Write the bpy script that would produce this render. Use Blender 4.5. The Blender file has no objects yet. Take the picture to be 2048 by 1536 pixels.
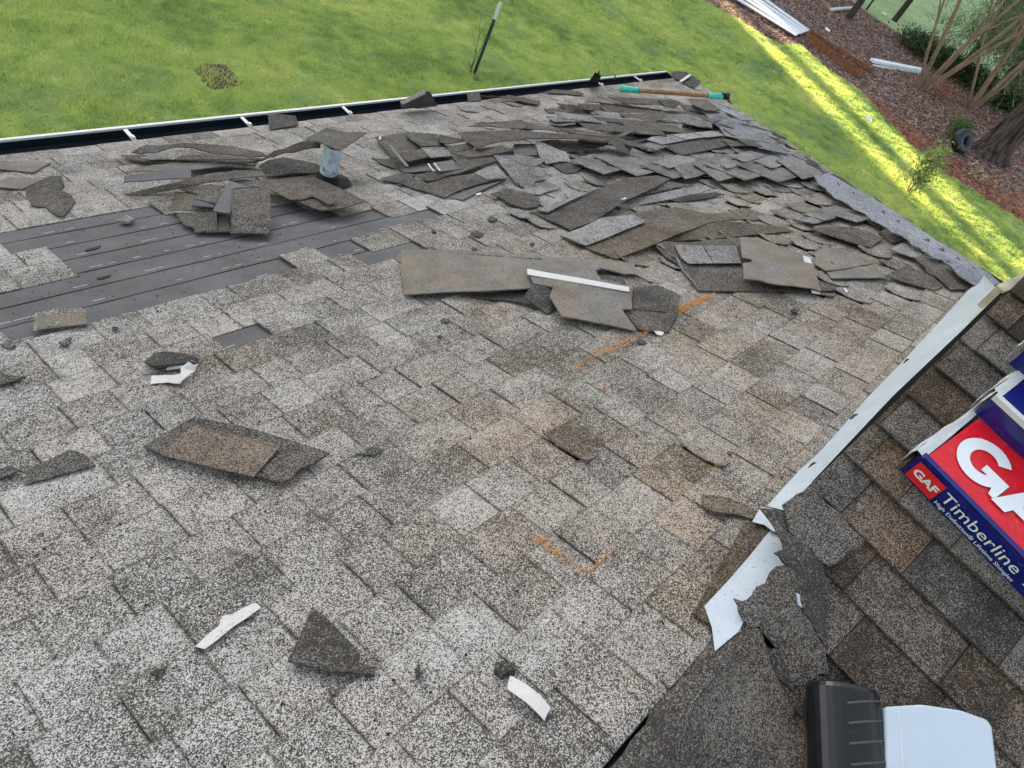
import bpy, bmesh, math, random
import numpy as np
from mathutils import Vector, Matrix
from mathutils.geometry import delaunay_2d_cdt
random.seed(7); rng = np.random.default_rng(7)
S = bpy.context.scene
COL = S.collection

# ------------------------------------------------------------------ camera
FPX = 1503.26                      # focal length in pixels of a 2048 wide picture
MC = np.array([[0.6645195860256436, -0.33264313169792037, 0.6691504066519779],
               [-0.663672074105071, -0.674264108712296, 0.3238939483156275],
               [0.3434430052299516, -0.6593303107218818, -0.6688276635442095]])
CAM = np.array([0.0, 0.0, 5.2])
cam = bpy.data.cameras.new('camera'); camo = bpy.data.objects.new('camera', cam); COL.objects.link(camo)
cam.sensor_width = 36; cam.lens = FPX/2048*36; cam.clip_end = 2000; cam.clip_start = 0.05
R = Matrix((MC[:, 0], -MC[:, 1], -MC[:, 2])).transposed()
camo.matrix_world = Matrix.Translation(CAM) @ R.to_4x4()
S.camera = camo

# ------------------------------------------------------------------ light
SUN_AZ = math.radians(28.0); SUN_EL = math.radians(16.0)
w = bpy.data.worlds.new('World'); S.world = w; w.use_nodes = True
nt = w.node_tree; nt.nodes.clear()
sky = nt.nodes.new('ShaderNodeTexSky'); sky.sky_type = 'NISHITA'; sky.sun_disc = False
sky.sun_elevation = SUN_EL; sky.sun_rotation = SUN_AZ; sky.dust_density = 3.0; sky.altitude = 50
hs = nt.nodes.new('ShaderNodeHueSaturation'); hs.inputs['Saturation'].default_value = 0.34
bg = nt.nodes.new('ShaderNodeBackground'); bg.inputs['Strength'].default_value = 0.08
out = nt.nodes.new('ShaderNodeOutputWorld')
nt.links.new(sky.outputs[0], hs.inputs['Color']); nt.links.new(hs.outputs[0], bg.inputs[0]); nt.links.new(bg.outputs[0], out.inputs[0])
sl = bpy.data.lights.new('sun', 'SUN'); sl.energy = 3.4; sl.angle = math.radians(0.53); sl.color = (1.0, 0.78, 0.42)
so = bpy.data.objects.new('sun', sl); COL.objects.link(so)
sdir = Vector((math.sin(SUN_AZ)*math.cos(SUN_EL), math.cos(SUN_AZ)*math.cos(SUN_EL), math.sin(SUN_EL)))
so.rotation_euler = sdir.to_track_quat('Z', 'Y').to_euler(); so.location = (20, 60, 30)
S.view_settings.view_transform = 'Standard'; S.view_settings.look = 'None'; S.view_settings.gamma = 1
S.view_settings.exposure = 2.9
S.render.engine = 'CYCLES'
S.cycles.use_denoising = True; S.cycles.denoiser = 'OPENIMAGEDENOISE'; S.cycles.denoising_input_passes = 'RGB_ALBEDO_NORMAL'; S.cycles.denoising_prefilter = 'NONE'
S.cycles.max_bounces = 6; S.cycles.transparent_max_bounces = 8

# ------------------------------------------------------------------ planes and unprojection
def nrm(v): v = np.asarray(v, float); return v/np.linalg.norm(v)
class Plane:
    def __init__(s, o, eu, ev):
        s.o = np.asarray(o, float); s.eu = nrm(eu); s.ev = nrm(ev); s.n = nrm(np.cross(s.eu, s.ev))
    def p(s, u, v, h=0.0): return s.o + s.eu*u + s.ev*v + s.n*h
    def at(s, x, y, h=0.0):         # a point of the photograph taken back to this plane (raised by h)
        r = MC @ np.array([x-1024, y-768, FPX]); q = s.o + s.n*h
        k = (s.n @ (q-CAM))/(s.n @ r); w_ = CAM + r*k - s.o
        return (w_ @ s.eu, w_ @ s.ev, h)
    def uvh(s, w_):
        d = np.asarray(w_)-s.o; return (d @ s.eu, d @ s.ev, d @ s.n)
T1 = 0.3525
P1 = Plane((0, 0, 4.0), (1, 0, 0), (0, 1, -T1))
az = math.radians(3)
A2 = np.array([math.cos(az), -math.sin(az), 0]); B2 = np.array([math.sin(az), math.cos(az), 0])
P2 = Plane((0, 0, 5.2-1.6), A2 + np.array([0, 0, T1]), B2)     # u climbs the slope, v runs along the courses
P0 = Plane((0, 0, 0), (1, 0, 0), (0, 1, 0))
def G(x, y, h=0.0): u, v, h = P0.at(x, y, h); return np.array([u, v, h])
def project(pt):
    c = MC.T @ (np.asarray(pt, float)-CAM); return c[0]/c[2]*FPX+1024, c[1]/c[2]*FPX+768

# ------------------------------------------------------------------ object helpers
def link(name, me, mat=None, parent=None, loc=None):
    o = bpy.data.objects.new(name, me); COL.objects.link(o)
    if loc is not None: o.location = loc
    if mat is not None and me is not None and not me.materials: me.materials.append(mat)
    if parent is not None:
        o.parent = parent; o.matrix_parent_inverse = Matrix.Identity(4)
    return o
def tag(o, label=None, cat=None, group=None, kind=None):
    if label: o['label'] = label
    if cat: o['category'] = cat
    if group: o['group'] = group
    if kind: o['kind'] = kind
    return o
def mesh(name, verts, faces, origin=(0, 0, 0), smooth=False, tint=None):
    org = np.asarray(origin, float)
    me = bpy.data.meshes.new(name)
    me.from_pydata([tuple(np.asarray(v)-org) for v in verts], [], faces)
    if smooth: me.polygons.foreach_set('use_smooth', [True]*len(me.polygons))
    if tint is not None: set_tint(me, tint)
    me.update(); return me
def set_tint(me, t):               # t: (brightness 0..1, warmth 0..1) for the whole mesh
    a = me.color_attributes.new('tint', 'FLOAT_COLOR', 'POINT')
    a.data.foreach_set('color', np.tile(np.array([t[0], t[1], .2, 1.0]), len(me.vertices)))
def empty(name, loc):
    o = bpy.data.objects.new(name, None); COL.objects.link(o); o.location = loc; o.empty_display_size = .1; return o
class MB:
    def __init__(s): s.v = []; s.f = []
    def add(s, vs, fs):
        k = len(s.v); s.v += [tuple(map(float, p)) for p in vs]; s.f += [tuple(i+k for i in f) for f in fs]
    def box(s, c, ax, ay, az_):
        c, ax, ay, az_ = map(lambda q: np.asarray(q, float), (c, ax, ay, az_))
        vs = [c+sx*ax+sy*ay+sz*az_ for sz in (-1, 1) for sy in (-1, 1) for sx in (-1, 1)]
        s.add(vs, [(0, 2, 3, 1), (4, 5, 7, 6), (0, 1, 5, 4), (2, 6, 7, 3), (0, 4, 6, 2), (1, 3, 7, 5)])
    def tube(s, pts, rad, n=8, cap=True):
        pts = [np.asarray(p, float) for p in pts]; rings = []
        ref = np.array([0.3, 0.2, 1.0])
        for i, p in enumerate(pts):
            d = nrm(pts[min(i+1, len(pts)-1)]-pts[max(i-1, 0)])
            a = np.cross(d, ref); 
            if np.linalg.norm(a) < 1e-3: a = np.cross(d, [1, 0, 0])
            a = nrm(a); b = np.cross(d, a); r = rad[i] if hasattr(rad, '__len__') else rad
            rings.append([p+r*(a*math.cos(t)+b*math.sin(t)) for t in np.linspace(0, 2*math.pi, n, endpoint=False)])
        vs = [q for rg in rings for q in rg]; fs = []
        for i in range(len(pts)-1):
            for j in range(n):
                fs.append((i*n+j, i*n+(j+1) % n, (i+1)*n+(j+1) % n, (i+1)*n+j))
        if cap: fs += [tuple(range(n-1, -1, -1)), tuple((len(pts)-1)*n+j for j in range(n))]
        s.add(vs, fs)
    def build(s, name, mat, parent=None, origin=None, smooth=False, tint=None):
        org = np.asarray(origin if origin is not None else (0, 0, 0), float)
        me = mesh(name, s.v, s.f, org, smooth, tint)
        if parent is not None: return link(name, me, mat, parent)
        return link(name, me, mat, None, org if origin is not None else None)

def clip_poly(poly, n, d):          # keep the half plane n.p >= d
    outp = []
    for i in range(len(poly)):
        a, b = poly[i], poly[(i+1) % len(poly)]
        da, db = n[0]*a[0]+n[1]*a[1]-d, n[0]*b[0]+n[1]*b[1]-d
        if da >= 0: outp.append(a)
        if (da > 0) != (db > 0) and abs(da-db) > 1e-12:
            t = da/(da-db); outp.append(tuple(a[k]+(b[k]-a[k])*t for k in range(len(a))))
    return outp
def inside(p, poly):
    x, y = p[0], p[1]; c = False
    for i in range(len(poly)):
        x0, y0 = poly[i][:2]; x1, y1 = poly[i-1][:2]
        if (y0 > y) != (y1 > y) and x < (x1-x0)*(y-y0)/(y1-y0)+x0: c = not c
    return c
def slab_data(pl, poly, thick=.004, sub=0.0, rag=0.0, hfun=None, bow=0.0, ripple=0.0, origin=None):
    """poly: (u, v, h) outline on plane pl -> closed sheet of the given thickness; heights run smoothly between the corners."""
    P = [tuple(map(float, q)) for q in poly]
    ar = sum(P[i-1][0]*P[i][1]-P[i][0]*P[i-1][1] for i in range(len(P)))
    if ar < 0: P = P[::-1]
    cor = np.array(P)
    cu, cv = cor[:, 0].mean(), cor[:, 1].mean()
    L = max(np.ptp(cor[:, 0]), np.ptp(cor[:, 1]), 1e-4)
    c2 = cor[:, :2]-[cu, cv]; ew, evv = np.linalg.eigh(c2.T @ c2); ax = evv[:, 1]; hl = max(abs(c2 @ ax))+1e-6
    ph = random.random()*6.28; k1 = random.uniform(18, 34)
    Am = np.c_[c2, np.ones(len(cor))]; cf, *_ = np.linalg.lstsq(Am, cor[:, 2], rcond=None); resid = cor[:, 2]-Am @ cf
    def H(u, v):
        if hfun: return hfun(u, v)
        d2 = (cor[:, 0]-u)**2+(cor[:, 1]-v)**2
        base_ = cf[0]*(u-cu)+cf[1]*(v-cv)+cf[2]
        if d2.min() < 1e-12: h = base_+.6*resid[d2.argmin()]
        else:
            wt = 1/(d2+(.12*L)**2)**1.5; h = base_+.6*(wt*resid).sum()/wt.sum()
        s_ = ((u-cu)*ax[0]+(v-cv)*ax[1])/hl
        return h+bow*(1-s_*s_)+ripple*math.sin(u*k1+ph)*math.cos(v*k1*.8+ph)
    pts = []
    for i in range(len(P)):
        a, b = P[i], P[(i+1) % len(P)]; d = math.hypot(b[0]-a[0], b[1]-a[1])
        n = max(1, int(math.ceil(d/sub))) if sub > 0 else 1
        for k in range(n):
            t = k/n; u, v = a[0]+(b[0]-a[0])*t, a[1]+(b[1]-a[1])*t
            if k and rag: u += random.gauss(0, rag); v += random.gauss(0, rag)
            pts.append((u, v))
    nb = len(pts)
    if sub > 0:
        us = [q[0] for q in pts]; vs_ = [q[1] for q in pts]; g = sub*1.25
        for gu in np.arange(min(us)+g*.6, max(us), g):
            for gv in np.arange(min(vs_)+g*.6, max(vs_), g):
                if inside((gu, gv), pts):
                    if min((gu-q[0])**2+(gv-q[1])**2 for q in pts) > (g*.35)**2: pts.append((gu, gv))
    if nb == 3 or (len(pts) == nb and nb == 4 and sub == 0): tv = pts; tf = [tuple(range(nb))]; bnd = list(range(nb))
    else:
        r = delaunay_2d_cdt([Vector(q) for q in pts], [], [list(range(nb))], 1, 1e-6)
        tv = [(q.x, q.y) for q in r[0]]; tf = [tuple(f) for f in r[2]]; bnd = None
        if len(r[0]) == len(pts):
            mp = {}
            for i, o_ in enumerate(r[3]):
                for q in o_: mp[q] = i
            bnd = [mp[i] for i in range(nb)]
        else:
            from collections import Counter
            es = Counter()
            for f in tf:
                for i in range(len(f)): es[(f[i], f[(i+1) % len(f)])] += 1
            bnd = ('e', [e for e in es if (e[1], e[0]) not in es])
    N = len(tv)
    hs_ = [H(u, v) for u, v in tv]
    V = [pl.p(u, v, h) for (u, v), h in zip(tv, hs_)]+[pl.p(u, v, h-thick) for (u, v), h in zip(tv, hs_)]
    def up(f):
        a, b, c = (tv[f[0]], tv[f[1]], tv[f[2]]); return (b[0]-a[0])*(c[1]-a[1])-(b[1]-a[1])*(c[0]-a[0]) > 0
    F = []
    for f in tf:
        if not up(f): f = f[::-1]
        F.append(tuple(f)); F.append(tuple(i+N for i in f[::-1]))
    if isinstance(bnd, tuple): E_ = bnd[1]
    else: E_ = [(bnd[i], bnd[(i+1) % nb]) for i in range(nb)]
    for a, b in E_: F.append((a, a+N, b+N, b))
    return V, F
def slab(pl, poly, mat, name, parent=None, tint=(.5, .3), **kw):
    V, F = slab_data(pl, poly, **kw)
    org = np.mean(np.array(V), axis=0)
    if parent is not None:
        po = np.array(parent.location); return link(name, mesh(name, V, F, po, tint=tint), mat, parent)
    return link(name, mesh(name, V, F, org, tint=tint), mat, None, org)

# ------------------------------------------------------------------ materials
class NT:
    def __init__(s, name):
        s.m = bpy.data.materials.new(name); s.m.use_nodes = True; s.t = s.m.node_tree
        s.b = s.t.nodes['Principled BSDF']; s.pos = s.t.nodes.new('ShaderNodeNewGeometry').outputs['Position']
    def n(s, t, **kw):
        nd = s.t.nodes.new('ShaderNode'+t)
        for k, v in kw.items(): setattr(nd, k, v)
        return nd
    def l(s, a, b): s.t.links.new(a, b)
    def noise(s, scale, detail=4, rough=.6, vec=None, dist=0.0):
        nd = s.n('TexNoise'); nd.inputs['Scale'].default_value = scale; nd.inputs['Detail'].default_value = detail
        nd.inputs['Roughness'].default_value = rough; nd.inputs['Distortion'].default_value = dist
        s.l(vec or s.pos, nd.inputs['Vector']); return nd.outputs['Fac']
    def vor(s, scale, vec=None):
        nd = s.n('TexVoronoi'); nd.inputs['Scale'].default_value = scale; s.l(vec or s.pos, nd.inputs['Vector']); return nd
    def ramp(s, x, stops, interp='LINEAR'):
        nd = s.n('ValToRGB'); nd.color_ramp.interpolation = interp; e = nd.color_ramp.elements
        while len(e) < len(stops): e.new(.5)
        for i, (p, c) in enumerate(stops):
            e[i].position = p; e[i].color = (c, c, c, 1) if not hasattr(c, '__len__') else (*c, 1)
        s.l(x, nd.inputs[0]); return nd.outputs[0]
    def math(s, op, a, b=0.0, c=None, clamp=False):
        nd = s.n('Math', operation=op, use_clamp=clamp)
        for i, q in enumerate((a, b) if c is None else (a, b, c)):
            if hasattr(q, 'links') or hasattr(q, 'is_linked'): s.l(q, nd.inputs[i])
            else: nd.inputs[i].default_value = q
        return nd.outputs[0]
    def mix(s, f, a, b, mode='MIX'):
        nd = s.n('Mix', data_type='RGBA', blend_type=mode)
        for i, q in ((0, f), (6, a), (7, b)):
            if hasattr(q, 'is_linked'): s.l(q, nd.inputs[i])
            elif i == 0: nd.inputs[0].default_value = q
            else: nd.inputs[i].default_value = (*q, 1)
        return nd.outputs[2]
    def scalevec(s, sc, vec=None):
        nd = s.n('Mapping'); nd.inputs['Scale'].default_value = sc; s.l(vec or s.pos, nd.inputs[0]); return nd.outputs[0]
    def tint(s):
        a = s.n('Attribute'); a.attribute_name = 'tint'; sp = s.n('SeparateColor'); s.l(a.outputs['Color'], sp.inputs[0])
        return sp.outputs[0], sp.outputs[1], sp.outputs[2]
    def bump(s, h, strength=.3, dist=.001):
        nd = s.n('Bump'); nd.inputs['Strength'].default_value = strength; nd.inputs['Distance'].default_value = dist
        s.l(h, nd.inputs['Height']); s.l(nd.outputs[0], s.b.inputs['Normal'])
    def fin(s, col, rough=.9, spec=.2):
        s.l(col, s.b.inputs['Base Color']) if hasattr(col, 'is_linked') else setattr(s.b.inputs['Base Color'], 'default_value', (*col, 1))
        if hasattr(rough, 'is_linked'): s.l(rough, s.b.inputs['Roughness'])
        else: s.b.inputs['Roughness'].default_value = rough
        s.b.inputs['Specular IOR Level'].default_value = spec
        return s.m

def granules(name, dark, light, mid, cover=.5, scale=300, contrast=1.0, warm=(.75, .6, .45), wornscale=6, dirt=.5, edge=0.0):
    """granule surface: random light and dark grains; tint.r moves the share of light grains, tint.g the warmth."""
    k = NT(name); tr, tg, tb = k.tint()
    v = k.vor(scale); sp = k.n('SeparateColor'); k.l(v.outputs['Color'], sp.inputs[0])
    fine = k.noise(scale*.33, 2, .7)
    big = k.noise(wornscale, 7, .65, dist=.3); mid_n = k.noise(wornscale*7, 5, .7)
    x = k.math('ADD', sp.outputs[0], k.math('MULTIPLY', k.math('SUBTRACT', fine, .5), 0.6*contrast))
    sh = k.math('MULTIPLY', k.math('SUBTRACT', big, .5), .95)
    sh = k.math('ADD', sh, k.math('MULTIPLY', k.math('SUBTRACT', mid_n, .5), .7))
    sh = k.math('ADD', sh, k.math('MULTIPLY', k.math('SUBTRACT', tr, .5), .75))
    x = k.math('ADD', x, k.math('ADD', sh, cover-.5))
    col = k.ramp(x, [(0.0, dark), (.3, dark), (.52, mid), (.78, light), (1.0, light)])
    wn = k.math('MULTIPLY', k.ramp(k.noise(2.2, 5, .6, dist=.4), [(.36, .22), (.64, 1.0)]), tg, clamp=True)
    col = k.mix(wn, col, k.mix(1.0, col, warm, 'MULTIPLY'))
    dn = k.ramp(k.noise(9, 9, .78, dist=.6), [(.52, 0.0), (.72, 1.0)])
    col = k.mix(k.math('MULTIPLY', dn, dirt), col, (.035, .03, .026))
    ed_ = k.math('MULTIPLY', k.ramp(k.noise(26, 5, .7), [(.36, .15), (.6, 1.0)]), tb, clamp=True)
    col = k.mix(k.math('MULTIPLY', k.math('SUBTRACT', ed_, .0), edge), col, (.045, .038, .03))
    k.bump(sp.outputs[1], .5, .0015)
    return k.fin(col, .93, .15)

M = {}
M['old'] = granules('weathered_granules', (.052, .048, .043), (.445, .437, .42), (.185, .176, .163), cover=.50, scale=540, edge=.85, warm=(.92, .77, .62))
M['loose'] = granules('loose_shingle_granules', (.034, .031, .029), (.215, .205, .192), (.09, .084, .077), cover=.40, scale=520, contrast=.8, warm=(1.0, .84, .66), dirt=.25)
M['worn'] = granules('loose_worn_granules', (.055, .053, .052), (.37, .365, .365), (.165, .16, .158), cover=.48, scale=520, warm=(.95, .88, .78), dirt=.2)
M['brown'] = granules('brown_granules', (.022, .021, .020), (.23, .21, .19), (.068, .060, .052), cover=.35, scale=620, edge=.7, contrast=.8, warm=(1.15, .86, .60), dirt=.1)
M['tan'] = granules('tan_granules', (.045, .038, .032), (.24, .195, .16), (.12, .093, .072), cover=.45, scale=520, warm=(1, .9, .8), dirt=.2)
M['cap'] = granules('ridge_cap_granules', (.08, .084, .094), (.33, .345, .38), (.165, .172, .19), cover=.52, scale=480, warm=(.95, .9, .85), dirt=.1)
def backing():
    k = NT('shingle_backing'); tr, tg, tb = k.tint()
    v = k.vor(420); sp = k.n('SeparateColor'); k.l(v.outputs['Color'], sp.inputs[0])
    n1 = k.noise(9, 6, .65)
    c = k.ramp(k.math('ADD', k.math('MULTIPLY', sp.outputs[0], .45), k.math('MULTIPLY', n1, .7)), [(.2, (.06, .057, .053)), (.55, (.135, .128, .118)), (.95, (.25, .237, .215))])
    c = k.mix(k.math('MULTIPLY', k.ramp(k.noise(5, 4, .6), [(.42, 0.0), (.62, 1.0)]), tg), c, k.mix(1.0, c, (1.15, 1.0, .82), 'MULTIPLY'))
    c = k.mix(k.math('MULTIPLY', k.ramp(k.noise(60, 5, .7), [(.60, 0.0), (.70, 1.0)]), .6), c, (.04, .037, .034))
    k.bump(sp.outputs[1], .25, .001); return k.fin(c, .85, .2)
M['back'] = backing()
def felt():
    k = NT('slate_headlap'); v = k.vor(380); sp = k.n('SeparateColor'); k.l(v.outputs['Color'], sp.inputs[0]); tr, tg, tb = k.tint()
    n1 = k.noise(5, 8, .7)
    c = k.ramp(k.math('ADD', k.math('MULTIPLY', sp.outputs[0], .14), k.math('MULTIPLY', n1, .8)), [(.25, (.045, .044, .046)), (.5, (.088, .089, .096)), (.9, (.15, .148, .153))])
    br = k.ramp(k.noise(7, 9, .8), [(.5, 0.0), (.68, 1.0)])
    c = k.mix(k.math('MULTIPLY', br, .75), c, (.09, .072, .055))
    k.bump(n1, .2, .002); return k.fin(c, .75, .3)
M['felt'] = felt()
M['chalk'] = None
def simple(name, col, rough=.6, spec=.4, metal=0.0, var=.15, scale=30, dirt=0.0, dirtcol=(.04, .035, .03), dscale=40, dlo=.6):
    k = NT(name); n1 = k.noise(scale, 6, .65)
    lo = tuple(c*(1-var) for c in col); hi = tuple(min(1, c*(1+var)) for c in col)
    c = k.ramp(n1, [(.3, lo), (.7, hi)])
    if dirt: c = k.mix(k.math('MULTIPLY', k.ramp(k.noise(dscale, 8, .75), [(dlo, 0.0), (dlo+.08, 1.0)]), dirt), c, dirtcol)
    k.b.inputs['Metallic'].default_value = metal
    k.bump(n1, .15, .002)
    return k.fin(c, rough, spec)
M['tape'] = simple('release_tape', (.47, .47, .46), .6, .3, var=.06, scale=90, dirt=.85, dirtcol=(.2, .19, .18), dscale=220, dlo=.57)
M['metal'] = simple('white_flashing_metal', (.37, .42, .475), .42, .5, var=.14, scale=6, dirt=.75, dirtcol=(.07, .07, .07), dscale=120, dlo=.575)
M['gutwhite'] = simple('gutter_white', (.52, .54, .53), .4, .5, var=.05, scale=3)
M['gutdark'] = simple('gutter_dark', (.007, .011, .017), .28, .5, var=.4, scale=5)
M['chalk'] = simple('chalk_line', (.42, .42, .43), .9, .1, var=.3, scale=200)
M['galv'] = simple('galvanised', (.42, .5, .58), .42, .5, .35, var=.3, scale=14, dirt=1.0, dirtcol=(.05, .04, .035), dscale=26, dlo=.56)
M['tar'] = simple('black_tar', (.010, .009, .009), .7, .3, var=.4)
M['wood'] = simple('weathered_wood', (.42, .38, .30), .8, .2, var=.25, scale=20)
M['fascia'] = simple('fascia_paint', (.66, .65, .60), .6, .3, var=.1, scale=15, dirt=.5, dscale=18, dlo=.6)
M['deck'] = simple('dark_deck', (.012, .011, .010), .9, .1)
M['rubber'] = simple('black_rubber', (.006, .0065, .008), .30, .45, var=.3, scale=60)
M['ridge'] = simple('rubber_ridge', (.03, .031, .034), .45, .4, var=.2, scale=60)
M['plastic'] = simple('white_plastic', (.38, .445, .52), .45, .4, var=.05, scale=8, dirt=.7, dirtcol=(.12, .12, .13), dscale=60, dlo=.66)
M['teal'] = simple('teal_grip', (.05, .40, .33), .5, .4, var=.25, scale=40)
M['handle'] = simple('wooden_handle', (.24, .13, .06), .6, .3, var=.45, scale=18)
M['steel'] = simple('dark_steel', (.015, .015, .014), .5, .5, .5, var=.3)
M['red'] = simple('red_wrap', (.52, .008, .018), .28, .5, var=.10, scale=20, dirt=.2, dirtcol=(.7, .25, .25), dscale=35, dlo=.56)
M['blue'] = simple('blue_wrap', (.005, .009, .12), .25, .5, var=.3, scale=25, dirt=.18, dirtcol=(.2, .25, .5), dscale=30, dlo=.58)
M['film'] = simple('white_film', (.46, .48, .50), .32, .5, var=.08, scale=35)
M['print'] = simple('white_print', (.58, .62, .66), .35, .4, var=.03)
M['patchred'] = simple('label_red', (.55, .015, .02), .35, .4, var=.04)
M['inkdark'] = simple('dark_ink', (.03, .03, .05), .5, .3, var=.1)
M['orange'] = simple('rusty_needles', (.60, .25, .045), .9, .1, var=.45, scale=400)
M['crumb'] = simple('dark_crumbs', (.028, .024, .02), .95, .1, var=.5, scale=200)
M['straw'] = simple('dry_needle', (.42, .30, .16), .9, .1, var=.3, scale=200)
M['postgreen'] = simple('post_green', (.010, .055, .035), .5, .4, var=.2)
M['corrug'] = simple('white_sheet', (.60, .66, .72), .5, .4, var=.12, scale=4, dirt=1.0, dirtcol=(.06, .05, .04), dscale=4, dlo=.60)
M['rust'] = simple('rusty_steel', (.17, .07, .035), .8, .3, var=.45, scale=8)
M['tyre'] = simple('tyre_rubber', (.008, .012, .018), .5, .4, var=.2)
M['bark_s'] = simple('smooth_bark', (.21, .15, .105), .85, .2, var=.4, scale=5)
M['bark_d'] = simple('dark_bark', (.05, .042, .035), .9, .2, var=.5, scale=6)
def bark():
    k = NT('pine_bark'); vec = k.scalevec((7, 7, .9)); v = k.vor(1.6, vec); v.feature = 'F1'
    n = k.noise(3, 8, .75, vec)
    c = k.ramp(k.math('ADD', k.math('MULTIPLY', v.outputs['Distance'], .7), k.math('MULTIPLY', n, .6)), [(.25, (.14, .10, .085)), (.6, (.08, .06, .055)), (.85, (.02, .017, .016))])
    k.bump(k.math('SUBTRACT', n, v.outputs['Distance']), 1.0, .06); return k.fin(c, .9, .15)
M['bark'] = bark()
def foliage(name, c0, c1, trans=.35):
    k = NT(name); oi = k.n('Attribute'); oi.attribute_name = 'tint'; sp = k.n('SeparateColor'); k.l(oi.outputs['Color'], sp.inputs[0])
    c = k.ramp(sp.outputs[0], [(0.0, c0), (1.0, c1)])
    k.l(c, k.b.inputs['Base Color']); k.b.inputs['Roughness'].default_value = .6; k.b.inputs['Specular IOR Level'].default_value = .25
    tr = k.n('BsdfTranslucent'); k.l(c, tr.inputs[0]); mx = k.n('MixShader'); mx.inputs[0].default_value = trans
    o = k.t.nodes['Material Output']; k.l(k.b.outputs[0], mx.inputs[1]); k.l(tr.outputs[0], mx.inputs[2]); k.l(mx.outputs[0], o.inputs[0])
    return k.m
M['leaf_dark'] = foliage('dark_leaves', (.02, .035, .015), (.07, .12, .04))
M['crown'] = foliage('shade_tree_crown', (.02, .035, .015), (.05, .08, .03), 0.0)
M['leaf'] = foliage('green_leaves', (.03, .07, .02), (.12, .22, .06))
M['needle'] = foliage('pale_needles', (.12, .17, .10), (.26, .32, .17))
M['leaf_white'] = foliage('pale_plants', (.3, .35, .15), (.6, .65, .4))
def grass():
    k = NT('grass_blades'); tr, tg, tb = k.tint()
    n1 = k.noise(.55, 5, .6, dist=.5); n2 = k.noise(3.2, 6, .75)
    x = k.math('ADD', k.math('MULTIPLY', n1, .6), k.math('MULTIPLY', n2, .6))
    c = k.ramp(x, [(.40, (.09, .17, .05)), (.52, (.25, .39, .10)), (.62, (.46, .58, .15)), (.74, (.66, .68, .24))])
    c = k.mix(k.math('MULTIPLY', tb, .45), c, (.52, .58, .28))
    cool = k.ramp(k.noise(.9, 4, .5, vec=k.scalevec((1, 1, 1))), [(.52, 0.0), (.66, 1.0)])
    c = k.mix(k.math('MULTIPLY', cool, .45), c, (.26, .40, .24))
    k.l(c, k.b.inputs['Base Color']); k.b.inputs['Roughness'].default_value = .55; k.b.inputs['Specular IOR Level'].default_value = .3
    t = k.n('BsdfTranslucent'); k.l(c, t.inputs[0]); mx = k.n('MixShader'); mx.inputs[0].default_value = .45
    o = k.t.nodes['Material Output']; k.l(k.b.outputs[0], mx.inputs[1]); k.l(t.outputs[0], mx.inputs[2]); k.l(mx.outputs[0], o.inputs[0])
    return k.m
M['grass'] = grass()
def lawn():
    k = NT('lawn_soil'); n1 = k.noise(.55, 5, .6, dist=.5); n2 = k.noise(9, 8, .75)
    c = k.ramp(k.math('ADD', k.math('MULTIPLY', n1, .5), k.math('MULTIPLY', n2, .6)), [(.38, (.16, .20, .07)), (.55, (.34, .45, .14)), (.72, (.52, .58, .24))])
    k.bump(n2, 1.0, .05); return k.fin(c, .9, .1)
M['lawn'] = lawn()
def farlawn():
    k = NT('far_grass'); n1 = k.noise(.5, 6, .65); n2 = k.noise(6, 8, .8)
    c = k.ramp(k.math('ADD', k.math('MULTIPLY', n1, .5), k.math('MULTIPLY', n2, .6)), [(.4, (.16, .26, .11)), (.55, (.30, .42, .20)), (.72, (.46, .56, .34))])
    k.bump(n2, 1.0, .08); return k.fin(c, .9, .1)
M['farlawn'] = farlawn()
def mulch():
    k = NT('mulch'); v = k.vor(14); sp = k.n('SeparateColor'); k.l(v.outputs['Color'], sp.inputs[0])
    c = k.ramp(sp.outputs[0], [(0, (.04, .024, .02)), (.4, (.10, .058, .046)), (.75, (.19, .11, .085)), (1, (.34, .27, .24))])
    k.bump(sp.outputs[1], 1.0, .03); return k.fin(c, .9, .15)
M['mulch'] = mulch()
M['chips'] = foliage('bark_chips', (.05, .028, .022), (.42, .33, .30), .0)
M['needles_red'] = foliage('red_needles', (.16, .045, .018), (.42, .16, .07), .1)
M['soil'] = simple('bare_soil', (.09, .065, .045), .95, .1, var=.5, scale=12)

def tab_mesh(pl, poly, hf, inset=.006, thick=.0045):
    P = [tuple(q) for q in poly]
    if sum(P[i-1][0]*P[i][1]-P[i][0]*P[i-1][1] for i in range(len(P))) < 0: P = P[::-1]
    n = len(P); cu = sum(q[0] for q in P)/n; cv = sum(q[1] for q in P)/n
    inn = []
    for u, v in P:
        d = math.hypot(u-cu, v-cv); k_ = max(.3, 1-1.5*inset/max(d, 1e-4)); inn.append((cu+(u-cu)*k_, cv+(v-cv)*k_))
    V = [pl.p(u, v, hf(u, v)) for u, v in P]+[pl.p(u, v, hf(u, v)) for u, v in inn]+[pl.p(u, v, hf(u, v)-thick) for u, v in P]
    F = [tuple(range(n, 2*n))]
    for i in range(n):
        j = (i+1) % n; F.append((i, j, n+j, n+i)); F.append((i, 2*n+i, 2*n+j, j))
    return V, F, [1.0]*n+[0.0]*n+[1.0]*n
def put_tints(me, rows):
    a = me.color_attributes.new('tint', 'FLOAT_COLOR', 'POINT'); a.data.foreach_set('color', np.array(rows, float).reshape(-1))

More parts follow.
